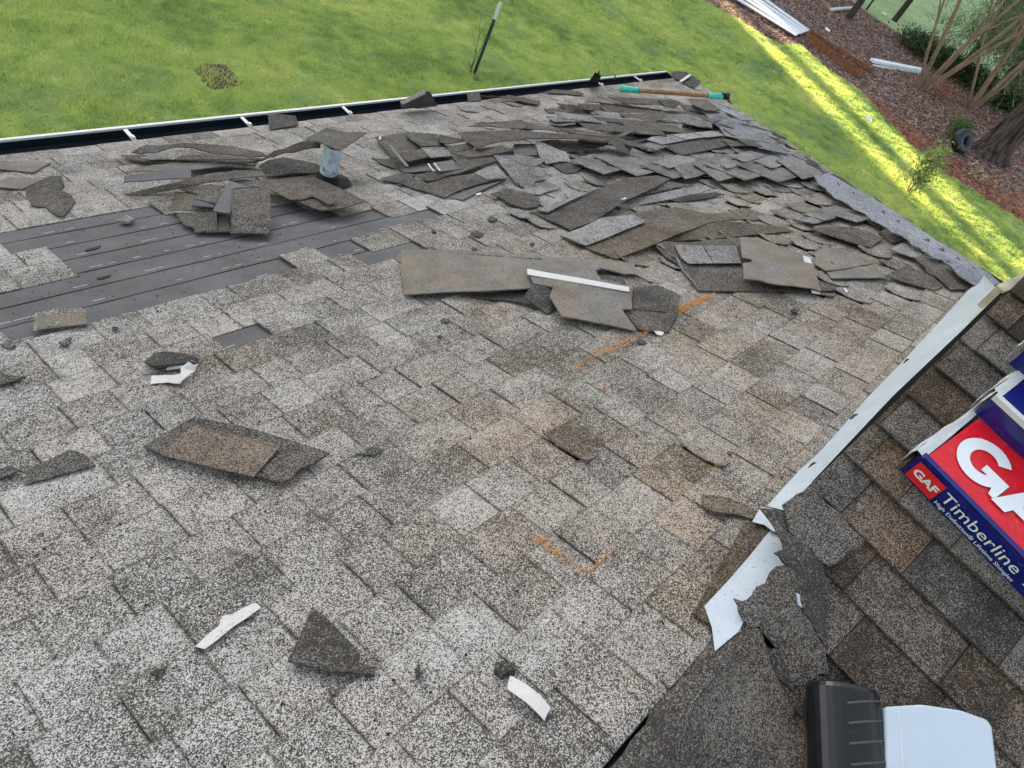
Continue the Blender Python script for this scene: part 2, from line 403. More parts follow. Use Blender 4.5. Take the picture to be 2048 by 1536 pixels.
# ------------------------------------------------------------------ ground
def sheet(name, pts, mat, z, kind='structure', label=None):
    me = mesh(name, [(p[0], p[1], z) for p in pts], [tuple(range(len(pts)))])
    if me.polygons[0].normal.z < 0: me.flip_normals()
    o = link(name, me, mat); tag(o, label, kind=kind); return o
sheet('lawn', [(-300, -300), (500, -300), (500, 400), (-300, 400)], M['lawn'], 0)
bed_px = [(1330, -60), (1400, 0), (1440, 20), (1500, 58), (1560, 92), (1600, 92), (1640, 130), (1720, 185), (1760, 232), (1830, 302), (1870, 335), (1960, 395), (2048, 450), (2200, 560),
          (2240, 340), (2048, 245), (2000, 225), (1950, 190), (1870, 125), (1800, 70), (1740, 30), (1700, 0), (1640, -70)]
bed = [tuple(G(*q)[:2]) for q in bed_px]
sheet('mulch_bed', bed, M['mulch'], .012)
far_px = [(1640, -72), (1700, -2), (1740, 28), (1800, 68), (1870, 123), (1950, 188), (2000, 223), (2048, 243), (2240, 338), (2600, 300), (2300, 40), (2100, -120), (1800, -200)]
sheet('far_lawn', [tuple(G(*q)[:2]) for q in far_px], M['farlawn'], .006)
soil_px = [[(385, 140), (410, 128), (450, 130), (470, 150), (490, 168), (455, 182), (420, 178), (400, 160)],
           [(1515, 120), (1560, 135), (1600, 160), (1560, 158), (1530, 140)], [(935, 120), (955, 150), (962, 165), (945, 160), (935, 140)]]
soil = [[tuple(G(*q)[:2]) for q in s_] for s_ in soil_px]
for s_ in soil: sheet('bare_soil', s_, M['soil'], .008)

def tri_cloud(name, pos, size, hgt, mat, tints, flat=False, wid=None, lean=.35):
    """many single triangles (blades, leaves, chips) as one mesh"""
    n = len(pos); a = rng.uniform(0, 2*math.pi, n); d = np.stack([np.cos(a), np.sin(a), np.zeros(n)], 1)
    V = np.empty((n, 3, 3))
    w_ = (size*rng.uniform(.6, 1.4, n))[:, None]
    if flat:
        t = rng.normal(0, .35, (n, 3)); nn = np.stack([-np.sin(a), np.cos(a), np.zeros(n)], 1)
        L = (hgt*rng.uniform(.5, 1.5, n))[:, None]
        up = np.array([0, 0, 1.0])*rng.uniform(-.3, .5, n)[:, None]
        V[:, 0] = pos-d*w_*.5; V[:, 1] = pos+d*w_*.5; V[:, 2] = pos+(nn+up+t*.2)*L
    else:
        L = (hgt*rng.uniform(.6, 1.3, n))[:, None]
        ln = np.stack([rng.normal(0, lean, n), rng.normal(0, lean, n), np.ones(n)], 1)
        V[:, 0] = pos-d*w_*.5; V[:, 1] = pos+d*w_*.5; V[:, 2] = pos+ln*L
    me = bpy.data.meshes.new(name)
    me.vertices.add(n*3); me.vertices.foreach_set('co', V.reshape(-1))
    me.loops.add(n*3); me.loops.foreach_set('vertex_index', np.arange(n*3))
    me.polygons.add(n); me.polygons.foreach_set('loop_start', np.arange(n)*3); me.polygons.foreach_set('loop_total', np.full(n, 3))
    me.update(calc_edges=True)
    at = me.color_attributes.new('tint', 'FLOAT_COLOR', 'POINT')
    c = np.zeros((n, 3, 4)); c[:, :, 0] = tints[:, None]; c[:, :, 2] = rng.random(n)[:, None]; c[:, :, 3] = 1
    at.data.foreach_set('color', c.reshape(-1)); me.materials.append(mat)
    return me
def inpoly(X, Y, poly):
    c = np.zeros(len(X), bool); j = len(poly)-1
    for i in range(len(poly)):
        xi, yi = poly[i]; xj, yj = poly[j]
        cond = (yi > Y) != (yj > Y)
        c ^= cond & (X < (xj-xi)*(Y-yi)/((yj-yi) if yj != yi else 1e-9)+xi); j = i
    return c
# grass: only where the lawn can be seen past the roof
lawn_px = [(-60, 330), (-60, -60), (1400, -60), (1400, 0), (1440, 20), (1500, 58), (1560, 92), (1600, 92), (1640, 130), (1720, 185), (1760, 232), (1830, 302), (1870, 335), (1960, 395), (2048, 450), (2200, 560), (2120, 640),
           (1960, 600), (1600, 360), (1400, 210), (1340, 190), (700, 260)]
lw = [tuple(G(*q)[:2]) for q in lawn_px]
N = 1500000
xs = np.array([q[0] for q in lw]); ys = np.array([q[1] for q in lw])
X = rng.uniform(xs.min(), xs.max(), N); Y = rng.uniform(ys.min(), ys.max(), N)
dist = np.hypot(X, Y)
keep = inpoly(X, Y, lw) & (rng.random(N) < np.clip(12/dist, .35, 1))
for s_ in soil: keep &= ~(inpoly(X, Y, s_) & (rng.random(N) < .5))
X, Y = X[keep], Y[keep]
print('grass blades', len(X))
dist = np.hypot(X, Y)
clump = .5+.5*np.sin(X*7.3+np.sin(Y*5.1)*2)*np.sin(Y*8.1+np.sin(X*4.3)*2)
me = tri_cloud('grass', np.stack([X, Y, np.zeros(len(X))], 1), .011*np.clip(dist/9, 1, 2.2), .045*(.6+.8*clump)*np.clip(dist/14, 1, 1.5), M['grass'], rng.random(len(X)))
tag(link('grass', me), 'short lush green lawn grass beyond the gutter', kind='stuff')
# mulch chips and needles
N = 60000
bx_ = np.array(bed); X = rng.uniform(bx_[:, 0].min(), 40, N); Y = rng.uniform(bx_[:, 1].min(), bx_[:, 1].max(), N)
k = inpoly(X, Y, bed); X, Y = X[k], Y[k]
def redness(X, Y):                 # needles lie thick along the lawn side and under the pine
    e = np.array([G(*q)[:2] for q in [(1640, 135), (1760, 235), (1870, 338), (1960, 398), (2048, 455)]])
    d = np.full(len(X), 9.0)
    for i in range(len(e)-1):
        a, b = e[i], e[i+1]; ab = b-a; t = np.clip(((X-a[0])*ab[0]+(Y-a[1])*ab[1])/(ab @ ab), 0, 1)
        d = np.minimum(d, np.hypot(X-a[0]-ab[0]*t, Y-a[1]-ab[1]*t))
    wd = np.clip((8-Y)/7, .15, 1)*2.7
    return np.clip(1.15-d/wd, 0, 1)
rd = redness(X, Y)*.9+.07
isr = rng.random(len(X)) < rd
pos = np.stack([X, Y, rng.uniform(.015, .05, len(X))], 1)
me = tri_cloud('mulch_chips', pos[~isr], .05, .075, M['chips'], rng.random((~isr).sum())**1.9, flat=True)
tag(link('mulch_chips', me), 'dark brown and pale bark chips covering the bed', kind='stuff')
me = tri_cloud('pine_straw', np.repeat(pos[isr], 2, 0)+rng.normal(0, .04, (isr.sum()*2, 3))*[1, 1, .1], .03, .12, M['needles_red'], rng.random(isr.sum()*2), flat=True)
tag(link('pine_straw', me), 'rust red pine straw along the edge of the bed', kind='stuff')

# ------------------------------------------------------------------ house
house = empty('house', (2.5, 1.5, 0)); tag(house, 'low hipped house with a half stripped grey shingle roof and a newer brown roof', 'house')
HL = np.array(house.location)
def hpart(name, mb, mat, parent=house, tint=None): return link(name, mesh(name, mb.v, mb.f, HL, tint=tint), mat, parent)
hip0, hip1 = (3.80, -.03), (6.95, 3.33)       # hip line on the old slope (u, v)
EV = 3.50; RV = -.13
# old slope: deck
oldroof = link('old_roof_slope', None, None, house)
oldroof = None
V, F = slab_data(P1, [(-3, RV, -.012), (hip0[0], RV, -.012), (hip1[0]+.05, EV-.03, -.012), (-3, EV-.03, -.012)], thick=.03)
for o in list(bpy.data.objects):
    if o.name == 'old_roof_slope': bpy.data.objects.remove(o)
old = link('weathered_roof', mesh('weathered_roof', V, F, HL), M['deck'], house)
old['label'] = 'old grey weathered roof slope stripped in places'
# hip side slope (falls away beyond the hip), the far side of the old slope, walls
c0, c1, c2 = P1.p(*hip0, -.02), P1.p(hip1[0]+.05, EV-.03, -.02), P1.p(-3, EV-.03, -.02)
mb = MB(); q = c0+np.array([1.2*2.6, -.0, -T1*2.6*1.2])
ridge_l = P1.p(-3, RV, -.02)
side = [c0, c1+np.array([0, 0, 0]), np.array([c1[0], -7.0, c1[2]]), np.array([c0[0], -4.0, c0[2]])]
mb.add(side, [(0, 3, 2, 1)])
hpart('hip_slope', mb, M['loose'], tint=(.5, .3))
mb = MB(); wx, wy = c1[0]-.4, c1[1]-.42; wz = c1[2]-.1
mb.add([(-3, wy, 0), (wx, wy, 0), (wx, -6.6, 0), (-3, -6.6, 0), (-3, wy, wz), (wx, wy, wz), (wx, -6.6, wz), (-3, -6.6, wz)], [(0, 4, 5, 1), (1, 5, 6, 2), (2, 6, 7, 3), (3, 7, 4, 0)])
hpart('wall', mb, M['fascia'])
mb = MB(); mb.box(((c2[0]+c1[0])/2, c1[1]-.03, c1[2]-.10), ((c1[0]-c2[0])/2, 0, 0), (0, .012, 0), (0, 0, .085)); hpart('fascia_board', mb, M['fascia'])
# gutter
g0, g1 = P1.p(-3, EV, 0), P1.p(6.90, EV, 0)
gx0, gx1 = g0[0], g1[0]; gy, gz = g0[1], g0[2]-.025
prof = [(.00, .01), (.00, -.085), (.085, -.085), (.112, -.03), (.115, .018)]
mb = MB()
vs = [(x, gy+a, gz+b) for x in (gx0, gx1) for a, b in prof]; n = len(prof)
mb.add(vs, [(i, i+1, n+i+1, n+i) for i in range(n-1)]+[(2, 1, 0, 4, 3), (n, n+1, n+2, n+3, n+4)])
gut = link('gutter_trough', mesh('gutter_trough', mb.v, mb.f, HL), M['gutdark'], house)
mb = MB(); mb.box(((gx0+gx1)/2, gy+.122, gz+.016), ((gx1-gx0)/2, 0, 0), (0, .008, 0), (0, 0, .006))
mb.box(((gx0+gx1)/2, gy+.128, gz-.035), ((gx1-gx0)/2, 0, 0), (0, .003, 0), (0, 0, .05)); hpart('gutter_lip', mb, M['gutwhite'])
mb = MB(); mb.box(((gx0+gx1)/2, gy-.012, gz+.017), ((gx1-gx0)/2, 0, 0), (0, .014, 0), (0, 0, .003)); hpart('drip_edge', mb, M['gutdark'])
for px, py in ((280, 285), (515, 258), (708, 231), (1008, 206), (1208, 172), (1285, 163)):
    u = P1.at(px, py, 0)[0]
    if px == 1008: continue
    mb = MB(); mb.box((u, gy+.050, gz+.020), (.010, 0, 0), (0, .050, 0), (0, 0, .0025)); mb.box((u, gy+.02, gz+.028), (.007, 0, 0), (0, .012, 0), (0, 0, .006))
    hpart('gutter_bracket', mb, M['gutwhite'])

# ---- old shingles
felt_px = [(-80, 470), (0, 462), (130, 440), (345, 416), (470, 420), (560, 415), (640, 430), (780, 428), (885, 412), (890, 424), (800, 448), (700, 478), (610, 520), (560, 540), (430, 585), (350, 600), (300, 625), (200, 640), (100, 668), (-80, 690)]
felt_uv = [P1.at(*q)[:2] for q in felt_px]
stub_uv = [P1.at(*q)[:2] for q in [(-80, 500), (100, 492), (125, 512), (150, 545), (0, 592), (-80, 610)]]
holes = [[P1.at(*q)[:2] for q in hh] for hh in ([(660, 500), (700, 488), (850, 492), (830, 505), (720, 532)], [(470, 678), (570, 650), (600, 688), (500, 690)])]
EXP = .1228; V0 = .0165
hn = (-(hip1[1]-hip0[1]), hip1[0]-hip0[0]); hd = hn[0]*hip0[0]+hn[1]*hip0[1]
def hip_clip(poly): return clip_poly(poly, hn, hd+.012)
def lift_at(x, y):
    if 1030 < x < 1640 and 255 < y < 560: return .62
    if 1560 < x < 1990 and 360 < y < 600: return .6
    return .015
tabs = []
for k in range(-1, 29):
    vb = V0+EXP*k; u = -.6+random.uniform(0, .3); raised = True
    while u < 7.1:
        wd = random.choice((.10, .12, .135, .15, .17, .2))
        if vb > 2.6 or u > 3.5: wd *= 1.35
        tabs.append([u, u+wd, vb, raised]); u += wd; raised = not raised if random.random() < .85 else raised
base = []
sh = []
for (u0, u1, vb, raised) in tabs:
    vt = max(vb-EXP-.02, RV+.002); vbb = min(vb, EV+.005)
    if vbb-vt < .015: continue
    cu, cv = (u0+u1)/2, vb-EXP/2
    x, y = project(P1.p(cu, cv))
    if x < -120 or x > 2100 or y > 1640: continue
    infelt = inside((cu, cv), felt_uv) and not inside((cu, cv), stub_uv)
    if infelt: continue
    if any(inside((cu, cv), h_) for h_ in holes): continue
    gp = random.choice((.0003, .0003, .0005, .0009))
    poly = [(u0+gp, vt), (u1-gp, vt), (u1-gp, vbb), (u0+gp, vbb)]
    poly = hip_clip(poly)
    if len(poly) < 3: continue
    ar = (u1-u0)*EXP; d = np.linalg.norm(P1.p(cu, cv)-CAM)
    vis = -20 < x < 2070 and -20 < y < 1560
    sh.append((vis*ar/d**3, poly, u0, u1, vt, vb, raised, x, y, cu, cv))
sh.sort(key=lambda q: -q[0])
rest = MB(); rest_t = []
NIND = 222
for i, (s_, poly, u0, u1, vt, vb, raised, x, y, cu, cv) in enumerate(sh):
    lf = 0.0
    if random.random() < lift_at(x, y): lf = random.uniform(.012, .028)
    elif random.random() < .12: lf = random.uniform(.001, .003)
    e = .0032 if raised else .0012
    def hf(u, v, u0=u0, u1=u1, vt=vt, vb=vb, e=e, lf=lf):
        a = (u-u0)/(u1-u0); b = (v-vt)/(vb-vt)
        return .002+e+.0085*b+lf*max(0, 1-a*1.1)**2*(.35+.65*(2*b-1)**2)
    warm = 1.0 if cu > 1.2 else .55
    warm = min(1.0, .3+.6*max(0, cu-.4)) * (1.0 if cv < 1.6 else .6)
    t = (min(.9, max(.15, random.gauss(.52, .09)-(0.12 if random.random() < .15 else 0))), min(1, warm*random.uniform(.5, 1.2)))
    if cv > 2.2: t = (min(.9, t[0]+.08), t[1])
    if lf <= .008:
        V, F, E_ = tab_mesh(P1, poly, hf)
        if i < NIND:
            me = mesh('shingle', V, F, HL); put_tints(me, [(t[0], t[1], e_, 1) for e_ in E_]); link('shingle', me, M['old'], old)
        else: rest.add(V, F); rest_t += [(t[0], t[1], e_, 1) for e_ in E_]
    elif i < NIND:
        V, F = slab_data(P1, [(a, b, 0) for a, b in poly], thick=.0045, hfun=hf, sub=.06 if lf > .008 else 0, rag=.0012 if lf > .008 else 0)
        link('shingle', mesh('shingle', V, F, HL, tint=t), M['old'], old)
    else:
        V, F = slab_data(P1, [(a, b, 0) for a, b in poly], thick=.0045, hfun=hf, sub=.055 if lf > .008 else 0)
        rest.add(V, F); rest_t += [(t[0], t[1], .25, 1)]*len(V)
me = mesh('far_shingles', rest.v, rest.f, HL)
a = me.color_attributes.new('tint', 'FLOAT_COLOR', 'POINT'); a.data.foreach_set('color', np.array(rest_t).reshape(-1))
o = link('far_shingles', me, M['old'], old); o['kind'] = 'stuff'
# exposed headlap strips where the shingles were torn off
for k in range(9, 23):
    v1 = V0+EXP*k; v0 = v1-EXP-.015
    u0_, u1_ = (-.7, 2.6)
    poly = [(u0_, v0, .0005), (u1_, v0, .0005), (u1_, v1, .0055+.001*(k % 2)), (u0_, v1, .0055+.001*(k % 2))]
    def hf(u, v, v0=v0, v1=v1): return -.004+.0062*(v-v0)/(v1-v0)
    V, F = slab_data(P1, poly, thick=.004, hfun=hf); link('headlap_strip', mesh('headlap_strip', V, F, HL, tint=(.5, .3)), M['felt'], old)
    mb = MB()                        # printed nail line
    uu = u0_
    while uu < u1_-.1:
        L = random.uniform(.01, .05)
        if random.random() < .6:
            vv = v0+.05; hh = hf(uu, vv)+.0006
            mb.add([P1.p(uu, vv, hh), P1.p(uu+L, vv, hh), P1.p(uu+L, vv+.003, hh), P1.p(uu, vv+.003, hh)], [(0, 1, 2, 3)])
        uu += L+random.choice((.004, .006, .02, .06, .15))
    o = hpart('nail_line', mb, M['chalk'], old); o['kind'] = 'stuff'
    mb = MB(); uu = u0_; pts_ = []                 # thin dark bead drawn along the lap edge
    while uu < u1_: pts_.append(P1.p(uu, v1+random.gauss(0, .0008), hf(0, v1)+.0005)); uu += .08
    mb.tube(pts_, [random.uniform(.0008, .0022) for _ in pts_], 5); hpart('lap_edge', mb, M['crumb'], old)
# ---- newer brown roof
def P2at(x, y, h=0.0): return P2.at(x, y, h)
b2_px = [(2500, 1500), (2330, 900), (2200, 480), (2048, 543), (1996, 590), (1930, 655), (1800, 778), (1640, 948), (1618, 1010), (1602, 1080), (1550, 1180), (1450, 1265), (1340, 1375), (1150, 1535), (900, 1700), (1000, 1900), (2400, 1900)]
b2 = [P2at(*q)[:2] for q in b2_px]
V, F = slab_data(P2, [(a, b, -.012) for a, b in b2], thick=.03)
new = link('brown_roof', mesh('brown_roof', V, F, HL), M['deck'], house); new['label'] = 'newer roof slope of brown laminated shingles'
# clip region of the brown shingles: right of the flashing edge (convex part)
e0, e1 = P2at(2003, 596)[:2], P2at(1650, 940)[:2]
en = np.array([-(e1[1]-e0[1]), e1[0]-e0[0]]); 
test = P2at(1900, 900)[:2]
if en @ (np.array(test)-e0) < 0: en = -en
ed = en @ np.array(e0)
fe0, fe1 = P2at(1996, 590)[:2], P2at(2048, 545)[:2]
fn = np.array([-(fe1[1]-fe0[1]), fe1[0]-fe0[0]])
if fn @ (np.array(test)-fe0) < 0: fn = -fn
fd = fn @ np.array(fe0)
new_list = []
for k in range(-7, 20):
    ub = 1.466+.1325*k; ut = ub+.1325+.02
    v = -1.9+random.uniform(0, .2)
    while v < 1.2:
        wd = random.choice((.11, .14, .17, .2, .24)); rs = random.random() < .5
        new_list.append((ub, ut, v, v+wd, rs)); v += wd
seam_low = [P2at(*q)[:2] for q in [(1565, 1020), (1560, 1110), (1560, 1250), (1520, 1400), (1500, 1800), (2800, 1800), (2800, 300), (1990, 596)]]
cnt = 0; rest = MB(); rest_t = []; cand = []
for ub, ut, v0, v1, rs in new_list:
    cu, cv = ub+.066, (v0+v1)/2; x, y = project(P2.p(cu, cv))
    if x > 2250 or y > 1700 or x < 1100: continue
    if not (inside((cu, cv), seam_low) or (en @ np.array([cu, cv]) - ed) > -.2): continue
    if x < 1600 and y > 1020 and not inside((cu, cv), seam_low): continue
    poly = [(ub, v0+.0008), (ut, v0+.0008), (ut, v1-.0008), (ub, v1-.0008)]
    poly = clip_poly(poly, en, ed); poly = clip_poly(poly, fn, fd) if len(poly) > 2 else poly
    if len(poly) < 3: continue
    cand.append((ub, ut, poly, rs, x, y, np.linalg.norm(P2.p(cu, cv)-CAM)))
cand.sort(key=lambda q: q[6]+(5 if q[4] > 2080 or q[5] > 1570 else 0))
for i, (ub, ut, poly, rs, x, y, d) in enumerate(cand):
    def hf(u, v, ub=ub, ut=ut, rs=rs): return .017+(.005 if rs else 0)-.0145*(u-ub)/(ut-ub)
    br = random.choice((.22, .38, .5, .62, .72)); t = (br+random.uniform(-.05, .05), random.choice((0, .1, .5, 1, 1)))
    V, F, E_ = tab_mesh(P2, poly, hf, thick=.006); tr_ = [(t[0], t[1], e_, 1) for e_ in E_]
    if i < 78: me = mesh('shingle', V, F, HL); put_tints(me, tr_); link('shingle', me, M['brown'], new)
    else: rest.add(V, F); rest_t += tr_
if rest.v:
    me = mesh('far_shingles', rest.v, rest.f, HL); a = me.color_attributes.new('tint', 'FLOAT_COLOR', 'POINT')
    a.data.foreach_set('color', np.array(rest_t).reshape(-1)); o = link('far_shingles', me, M['brown'], new); o['kind'] = 'stuff'
# white flashing between old slope and brown rake: left edge lies on the old slope, right edge meets the brown roof
def strip3(name, L, Rr, mat, thick=.0015, parent=house, segs=1):
    mb = MB(); n = len(L); nn = np.array([0, .3, .95])*thick
    vs = [p for p in L]+[p for p in Rr]+[p-nn for p in L]+[p-nn for p in Rr]
    fs = []
    for i in range(n-1):
        fs += [(i, i+1, n+i+1, n+i), (2*n+i, 3*n+i, 3*n+i+1, 2*n+i+1)]
    mb.add(vs, fs); return hpart(name, mb, mat, parent)
FH = .024
Lp = [(1966, 549), (1939, 578), (1885, 637), (1808, 720), (1730, 800), (1679, 860), (1635, 908), (1598, 941), (1534, 1012)]
Rp = [(1999, 583), (1975, 622), (1935, 666), (1868, 732), (1790, 803), (1727, 862), (1691, 900), (1655, 938), (1567, 1020)]
L = [P1.p(*P1.at(x, y, FH)) for x, y in Lp]
Rr = []
for (x, y) in Rp:                   # the metal leans up towards the rake of the brown roof
    a_ = P1.p(*P1.at(x, y, FH)); b_ = P2.p(*P2.at(x, y, .004)); 
    Rr.append(a_*.5+b_*.5 if b_[2] > a_[2] else a_)
flash = strip3('flashing', L, Rr, M['metal'])
flash['label'] = 'long white metal flashing speckled with grit'
Lw = Rr; Rw = [P2.p(*P2.at(x, y, .004)) for x, y in [(2004, 590), (1990, 622), (1943, 668), (1872, 736), (1793, 806), (1729, 864), (1693, 902), (1657, 940), (1569, 1022)]]
strip3('rake_board', [p-np.array([0, .004, .0]) for p in Lw], Rw, M['fascia'])
# lower torn end of the flashing
lowL = [(1562, 1058), (1520, 1120), (1455, 1195), (1409, 1212)]
lowpoly = [(1541, 1060), (1494, 1118), (1452, 1166), (1409, 1212), (1424, 1255), (1430, 1302), (1478, 1262), (1500, 1215), (1520, 1190), (1545, 1160), (1575, 1122), (1572, 1080)]
o = slab(P1, [P1.at(x, y, .022) for x, y in lowpoly], M['metal'], 'flashing', house, thick=.0015); 
for v in o.data.vertices: pass
o.data.transform(Matrix.Translation(Vector(np.array(HL)-HL)))
o['label'] = 'torn lower end of the white metal flashing'
o = slab(P1, [P1.at(x, y, .03) for x, y in [(1504, 1044), (1522, 1012), (1560, 1018), (1572, 1040), (1560, 1066), (1545, 1062), (1530, 1050)]], M['metal'], 'flashing', house, thick=.0015, ripple=.004, sub=.03)
o['label'] = 'bent scrap of the white flashing'
# lighter folded side of the flashing end
slab(P1, [P1.at(x, y, .012) for x, y in [(1424, 1256), (1430, 1303), (1482, 1262), (1489, 1232), (1455, 1250)]], M['galv'] if False else M['gutwhite'], 'flashing', house, thick=.0015)
# end of the fascia at the corner
mb = MB()
q0 = P2.p(*P2.at(1988, 578, -.02)); dv = P2.p(*P2.at(2060, 545, -.02))-q0; dv = dv/np.linalg.norm(dv)
dn = np.cross(dv, P2.n)
mb.box(q0+dv*.25+dn*.012-P2.n*.03, dv*.25, dn*.014, P2.n*.045); hpart('fascia_board', mb, M['wood'])
mb = MB(); mb.box(q0+dv*.16+dn*.03-P2.n*.09, dv*.18, dn*.012, P2.n*.03); hpart('fascia_board', mb, M['fascia'])
# board closing the gap under the brown rake, and below the old ridge
ra, rb = P1.p(-3, RV, -.03), P1.p(3.8, RV, -.03)
mb = MB(); mb.add([ra, rb, P2.p(*P2.at(1990, 600, -.03)), rb+np.array([0, 0, .0]), ra-np.array([0, .0, .9])], [(0, 1, 2)])
mb = MB(); mb.box((ra+rb)/2-np.array([0, .02, .45]), ((rb-ra)/2), (0, .01, 0), (0, 0, .45)); hpart('ridge_board', mb, M['deck'])

# ------------------------------------------------------------------ loose pieces
def Z(x0, y0, s_): return lambda x, y: (x0+x*s_, y0+y*s_)
ZA = Z(0, 100, .3418); ZB = Z(600, 130, .3418); ZC = Z(1200, 100, .4141); ZD = Z(1500, 450, .26758)
Z5 = Z(220, 240, .26367); Z6 = Z(730, 220, .1953); Z7 = Z(900, 130, .1953); Z8 = Z(1200, 130, .1953)
ZK = Z(1020, 270, .1953); ZL = Z(1380, 260, .1953); ZM = Z(1100, 440, .1953); ZN = Z(1280, 380, .315)
ZO = Z(1580, 330, .3307); ZP = Z(780, 480, .4724); ZF = Z(0, 600, .390625); ZG = Z(300, 1000, .48828); ZE = Z(1300, 900, .4141)
ZI = Z(0, 0, 1)
def conv(z, pts, pl=P1, h=.01):
    r = []
    def on_old(x, y, e): p_ = P1.p(*P1.at(x, y, e)); return (p_-P2.o) @ P2.n
    for q in pts:
        x, y = z(q[0], q[1]); hh = q[2] if len(q) > 2 else h
        if isinstance(hh, str): hh = on_old(x, y, float(hh))
        elif pl is P1: hh = max(hh, .0188)
        r.append(pl.at(x, y, hh))
    return r
def piece(z, pts, label, mat='loose', h=.012, tint=(.5, .4), pl=P1, thick=.0045, sub=.05, rag=.0012, bow=0.0, ripple=0.0, group=None, cat='shingle', name='loose_shingle', kids=()):
    tint = (tint[0]+random.uniform(-.06, .06), tint[1])
    poly = conv(z, pts, pl, h)
    dia = max(np.ptp([q[0] for q in poly]), np.ptp([q[1] for q in poly]))
    o = slab(pl, poly, M[mat], name, None, tint, thick=thick, sub=min(sub, max(.015, dia/4)), rag=rag, bow=bow, ripple=ripple)
    tag(o, label, cat, group)
    for kd in kids:
        kz, kp, kh, km, kn = kd[:5]; kt = kd[5] if len(kd) > 5 else (tint[0]+.08, tint[1])
        kk = slab(pl, conv(kz, kp, pl, kh), M[km], kn, o, kt, thick=.003, sub=.06)
    return o

# --- pieces lying on the near part
piece(ZF, [(735, 750, .012), (985, 610, .03), (1190, 650, .03), (1690, 790, .025), (1620, 840), (1530, 880), (1500, 920), (1440, 948, .012), (1290, 905), (960, 820), (820, 790)],
      'curled dark shingle piece with a lighter brown tab, lying in the left foreground', tint=(.42, .5), bow=.012, h=.018,
      kids=[(ZF, [(818, 792, .030), (990, 640, .045), (1200, 688, .049), (1440, 742, .047), (1300, 903, .034), (960, 822, .035)], .03, 'tan', 'tab', (.6, .3))])
piece(ZF, [(110, 905), (130, 900), (145, 870), (350, 768, .02), (430, 790), (490, 845, .02), (130, 942, .012)], 'small dark shingle scrap, pointed, near the left edge', tint=(.38, .1), h=.012)
piece(ZF, [(-60, 900), (0, 870), (40, 848), (110, 870), (60, 890), (0, 908)], 'torn dark scrap cut off by the left edge beside the pointed scrap', tint=(.4, .1))
piece(ZF, [(-40, 385), (40, 385), (130, 390), (60, 415), (0, 435), (-40, 440)], 'flat grey scrap at the left edge above the pointed scrap', tint=(.4, .1))
piece(ZF, [(170, 160, .012), (180, 70, .03), (440, 45, .035), (455, 125, .02)], 'small squarish shingle tab with ragged top on the stripped strip edge', mat='worn', tint=(.42, .5), bow=.01,
      kids=[(ZF, [(185, 152, .024), (195, 80, .038), (432, 56, .042), (446, 118, .030)], .03, 'back', 'backing', (.5, 1))])
piece(ZF, [(0, 225), (40, 205), (80, 230), (50, 248)], 'small dark chip at the left edge below the squarish tab', tint=(.4, .1), h=.008)
piece(ZF, [(300, 215), (370, 185), (350, 225), (320, 232)], 'small dark leaf shaped chip below the squarish tab', tint=(.4, .1), h=.008)
piece(ZF, [(740, 315), (790, 275), (890, 290), (1020, 305), (1010, 330), (930, 345), (880, 355), (790, 360)], 'black folded shingle scrap beside the crumpled white tape', mat='loose', tint=(.25, 0), h=.018, bow=.015,
      kids=[(ZF, [(850, 355, .022), (930, 345, .024), (985, 310, .026), (900, 303, .03)], .03, 'tape', 'tape_strip')])
piece(ZF, [(770, 425, .01), (775, 385, .02), (925, 365, .035), (925, 345, .03), (965, 305, .05), (990, 330, .04), (1020, 335, .03), (1000, 372, .02), (950, 390, .03), (920, 425, .01), (860, 415, .02)],
      'crumpled white release tape lying beside a black scrap', mat='tape', cat='tape', name='tape_scrap', thick=.0008, sub=.02, ripple=.004)
piece(ZG, [(185, 600), (285, 510), (290, 475), (340, 465), (430, 420), (455, 440), (225, 610)], 'faded white tape strip lying flat at the lower left', mat='tape', cat='tape', name='tape_scrap', thick=.0008, h=.012, ripple=.001)
piece(ZG, [(1462, 780), (1475, 718), (1640, 855), (1615, 905)], 'clean white tape strip near the bottom beside a small black lump', mat='tape', cat='tape', name='tape_scrap', thick=.0008, h=.014, bow=.008)
piece(ZG, [(565, 660, .028), (600, 590, .016), (665, 435, .012), (820, 590), (860, 640), (850, 670), (925, 690), (920, 720, .012), (740, 710, .024)], 'dark triangular shingle piece with thick front edge, bottom centre', tint=(.33, .1), thick=.007, h=.014, bow=.006)
piece(ZG, [(0, 705), (70, 675), (40, 725)], 'small flat pointed chip left of the triangular piece', tint=(.4, .1), h=.008)
piece(ZG, [(1085, 690), (1105, 670), (1118, 700), (1100, 730), (1088, 720)], 'small grey chip right of the triangular piece', tint=(.4, .1), h=.012)
piece(ZG, [(1410, 690), (1415, 665), (1490, 660), (1500, 690), (1445, 712)], 'small black rounded lump touching the clean tape strip', tint=(.2, 0), h=.026, thick=.02)
piece(ZG, [(735, 790), (780, 765), (750, 800)], 'tiny dark chip below the triangular piece', tint=(.4, .1), h=.008)
piece(Z(400, 800, .29297), [(1060, 365, .012), (1090, 370), (1190, 330, .02), (1250, 335), (1190, 372, .02), (1120, 372)], 'small curled flake right of the big curled piece', tint=(.5, .1), h=.014)
piece(Z(1000, 650, .29297), [(1390, 1250, .02), (1380, 1160, .01), (1500, 1180), (1640, 1220), (1770, 1280), (1720, 1325, .012), (1600, 1300), (1470, 1285)], 'brown tapered shingle flap beside the torn end of the flashing', tint=(.6, 1), h=.014, bow=.006)
piece(ZI, [(1385, 1225), (1490, 1045), (1580, 1040), (1590, 1120), (1500, 1230), (1440, 1260)], 'dirty brown shingle showing beneath the torn end of the flashing', tint=(.45, 1), h=.0188)
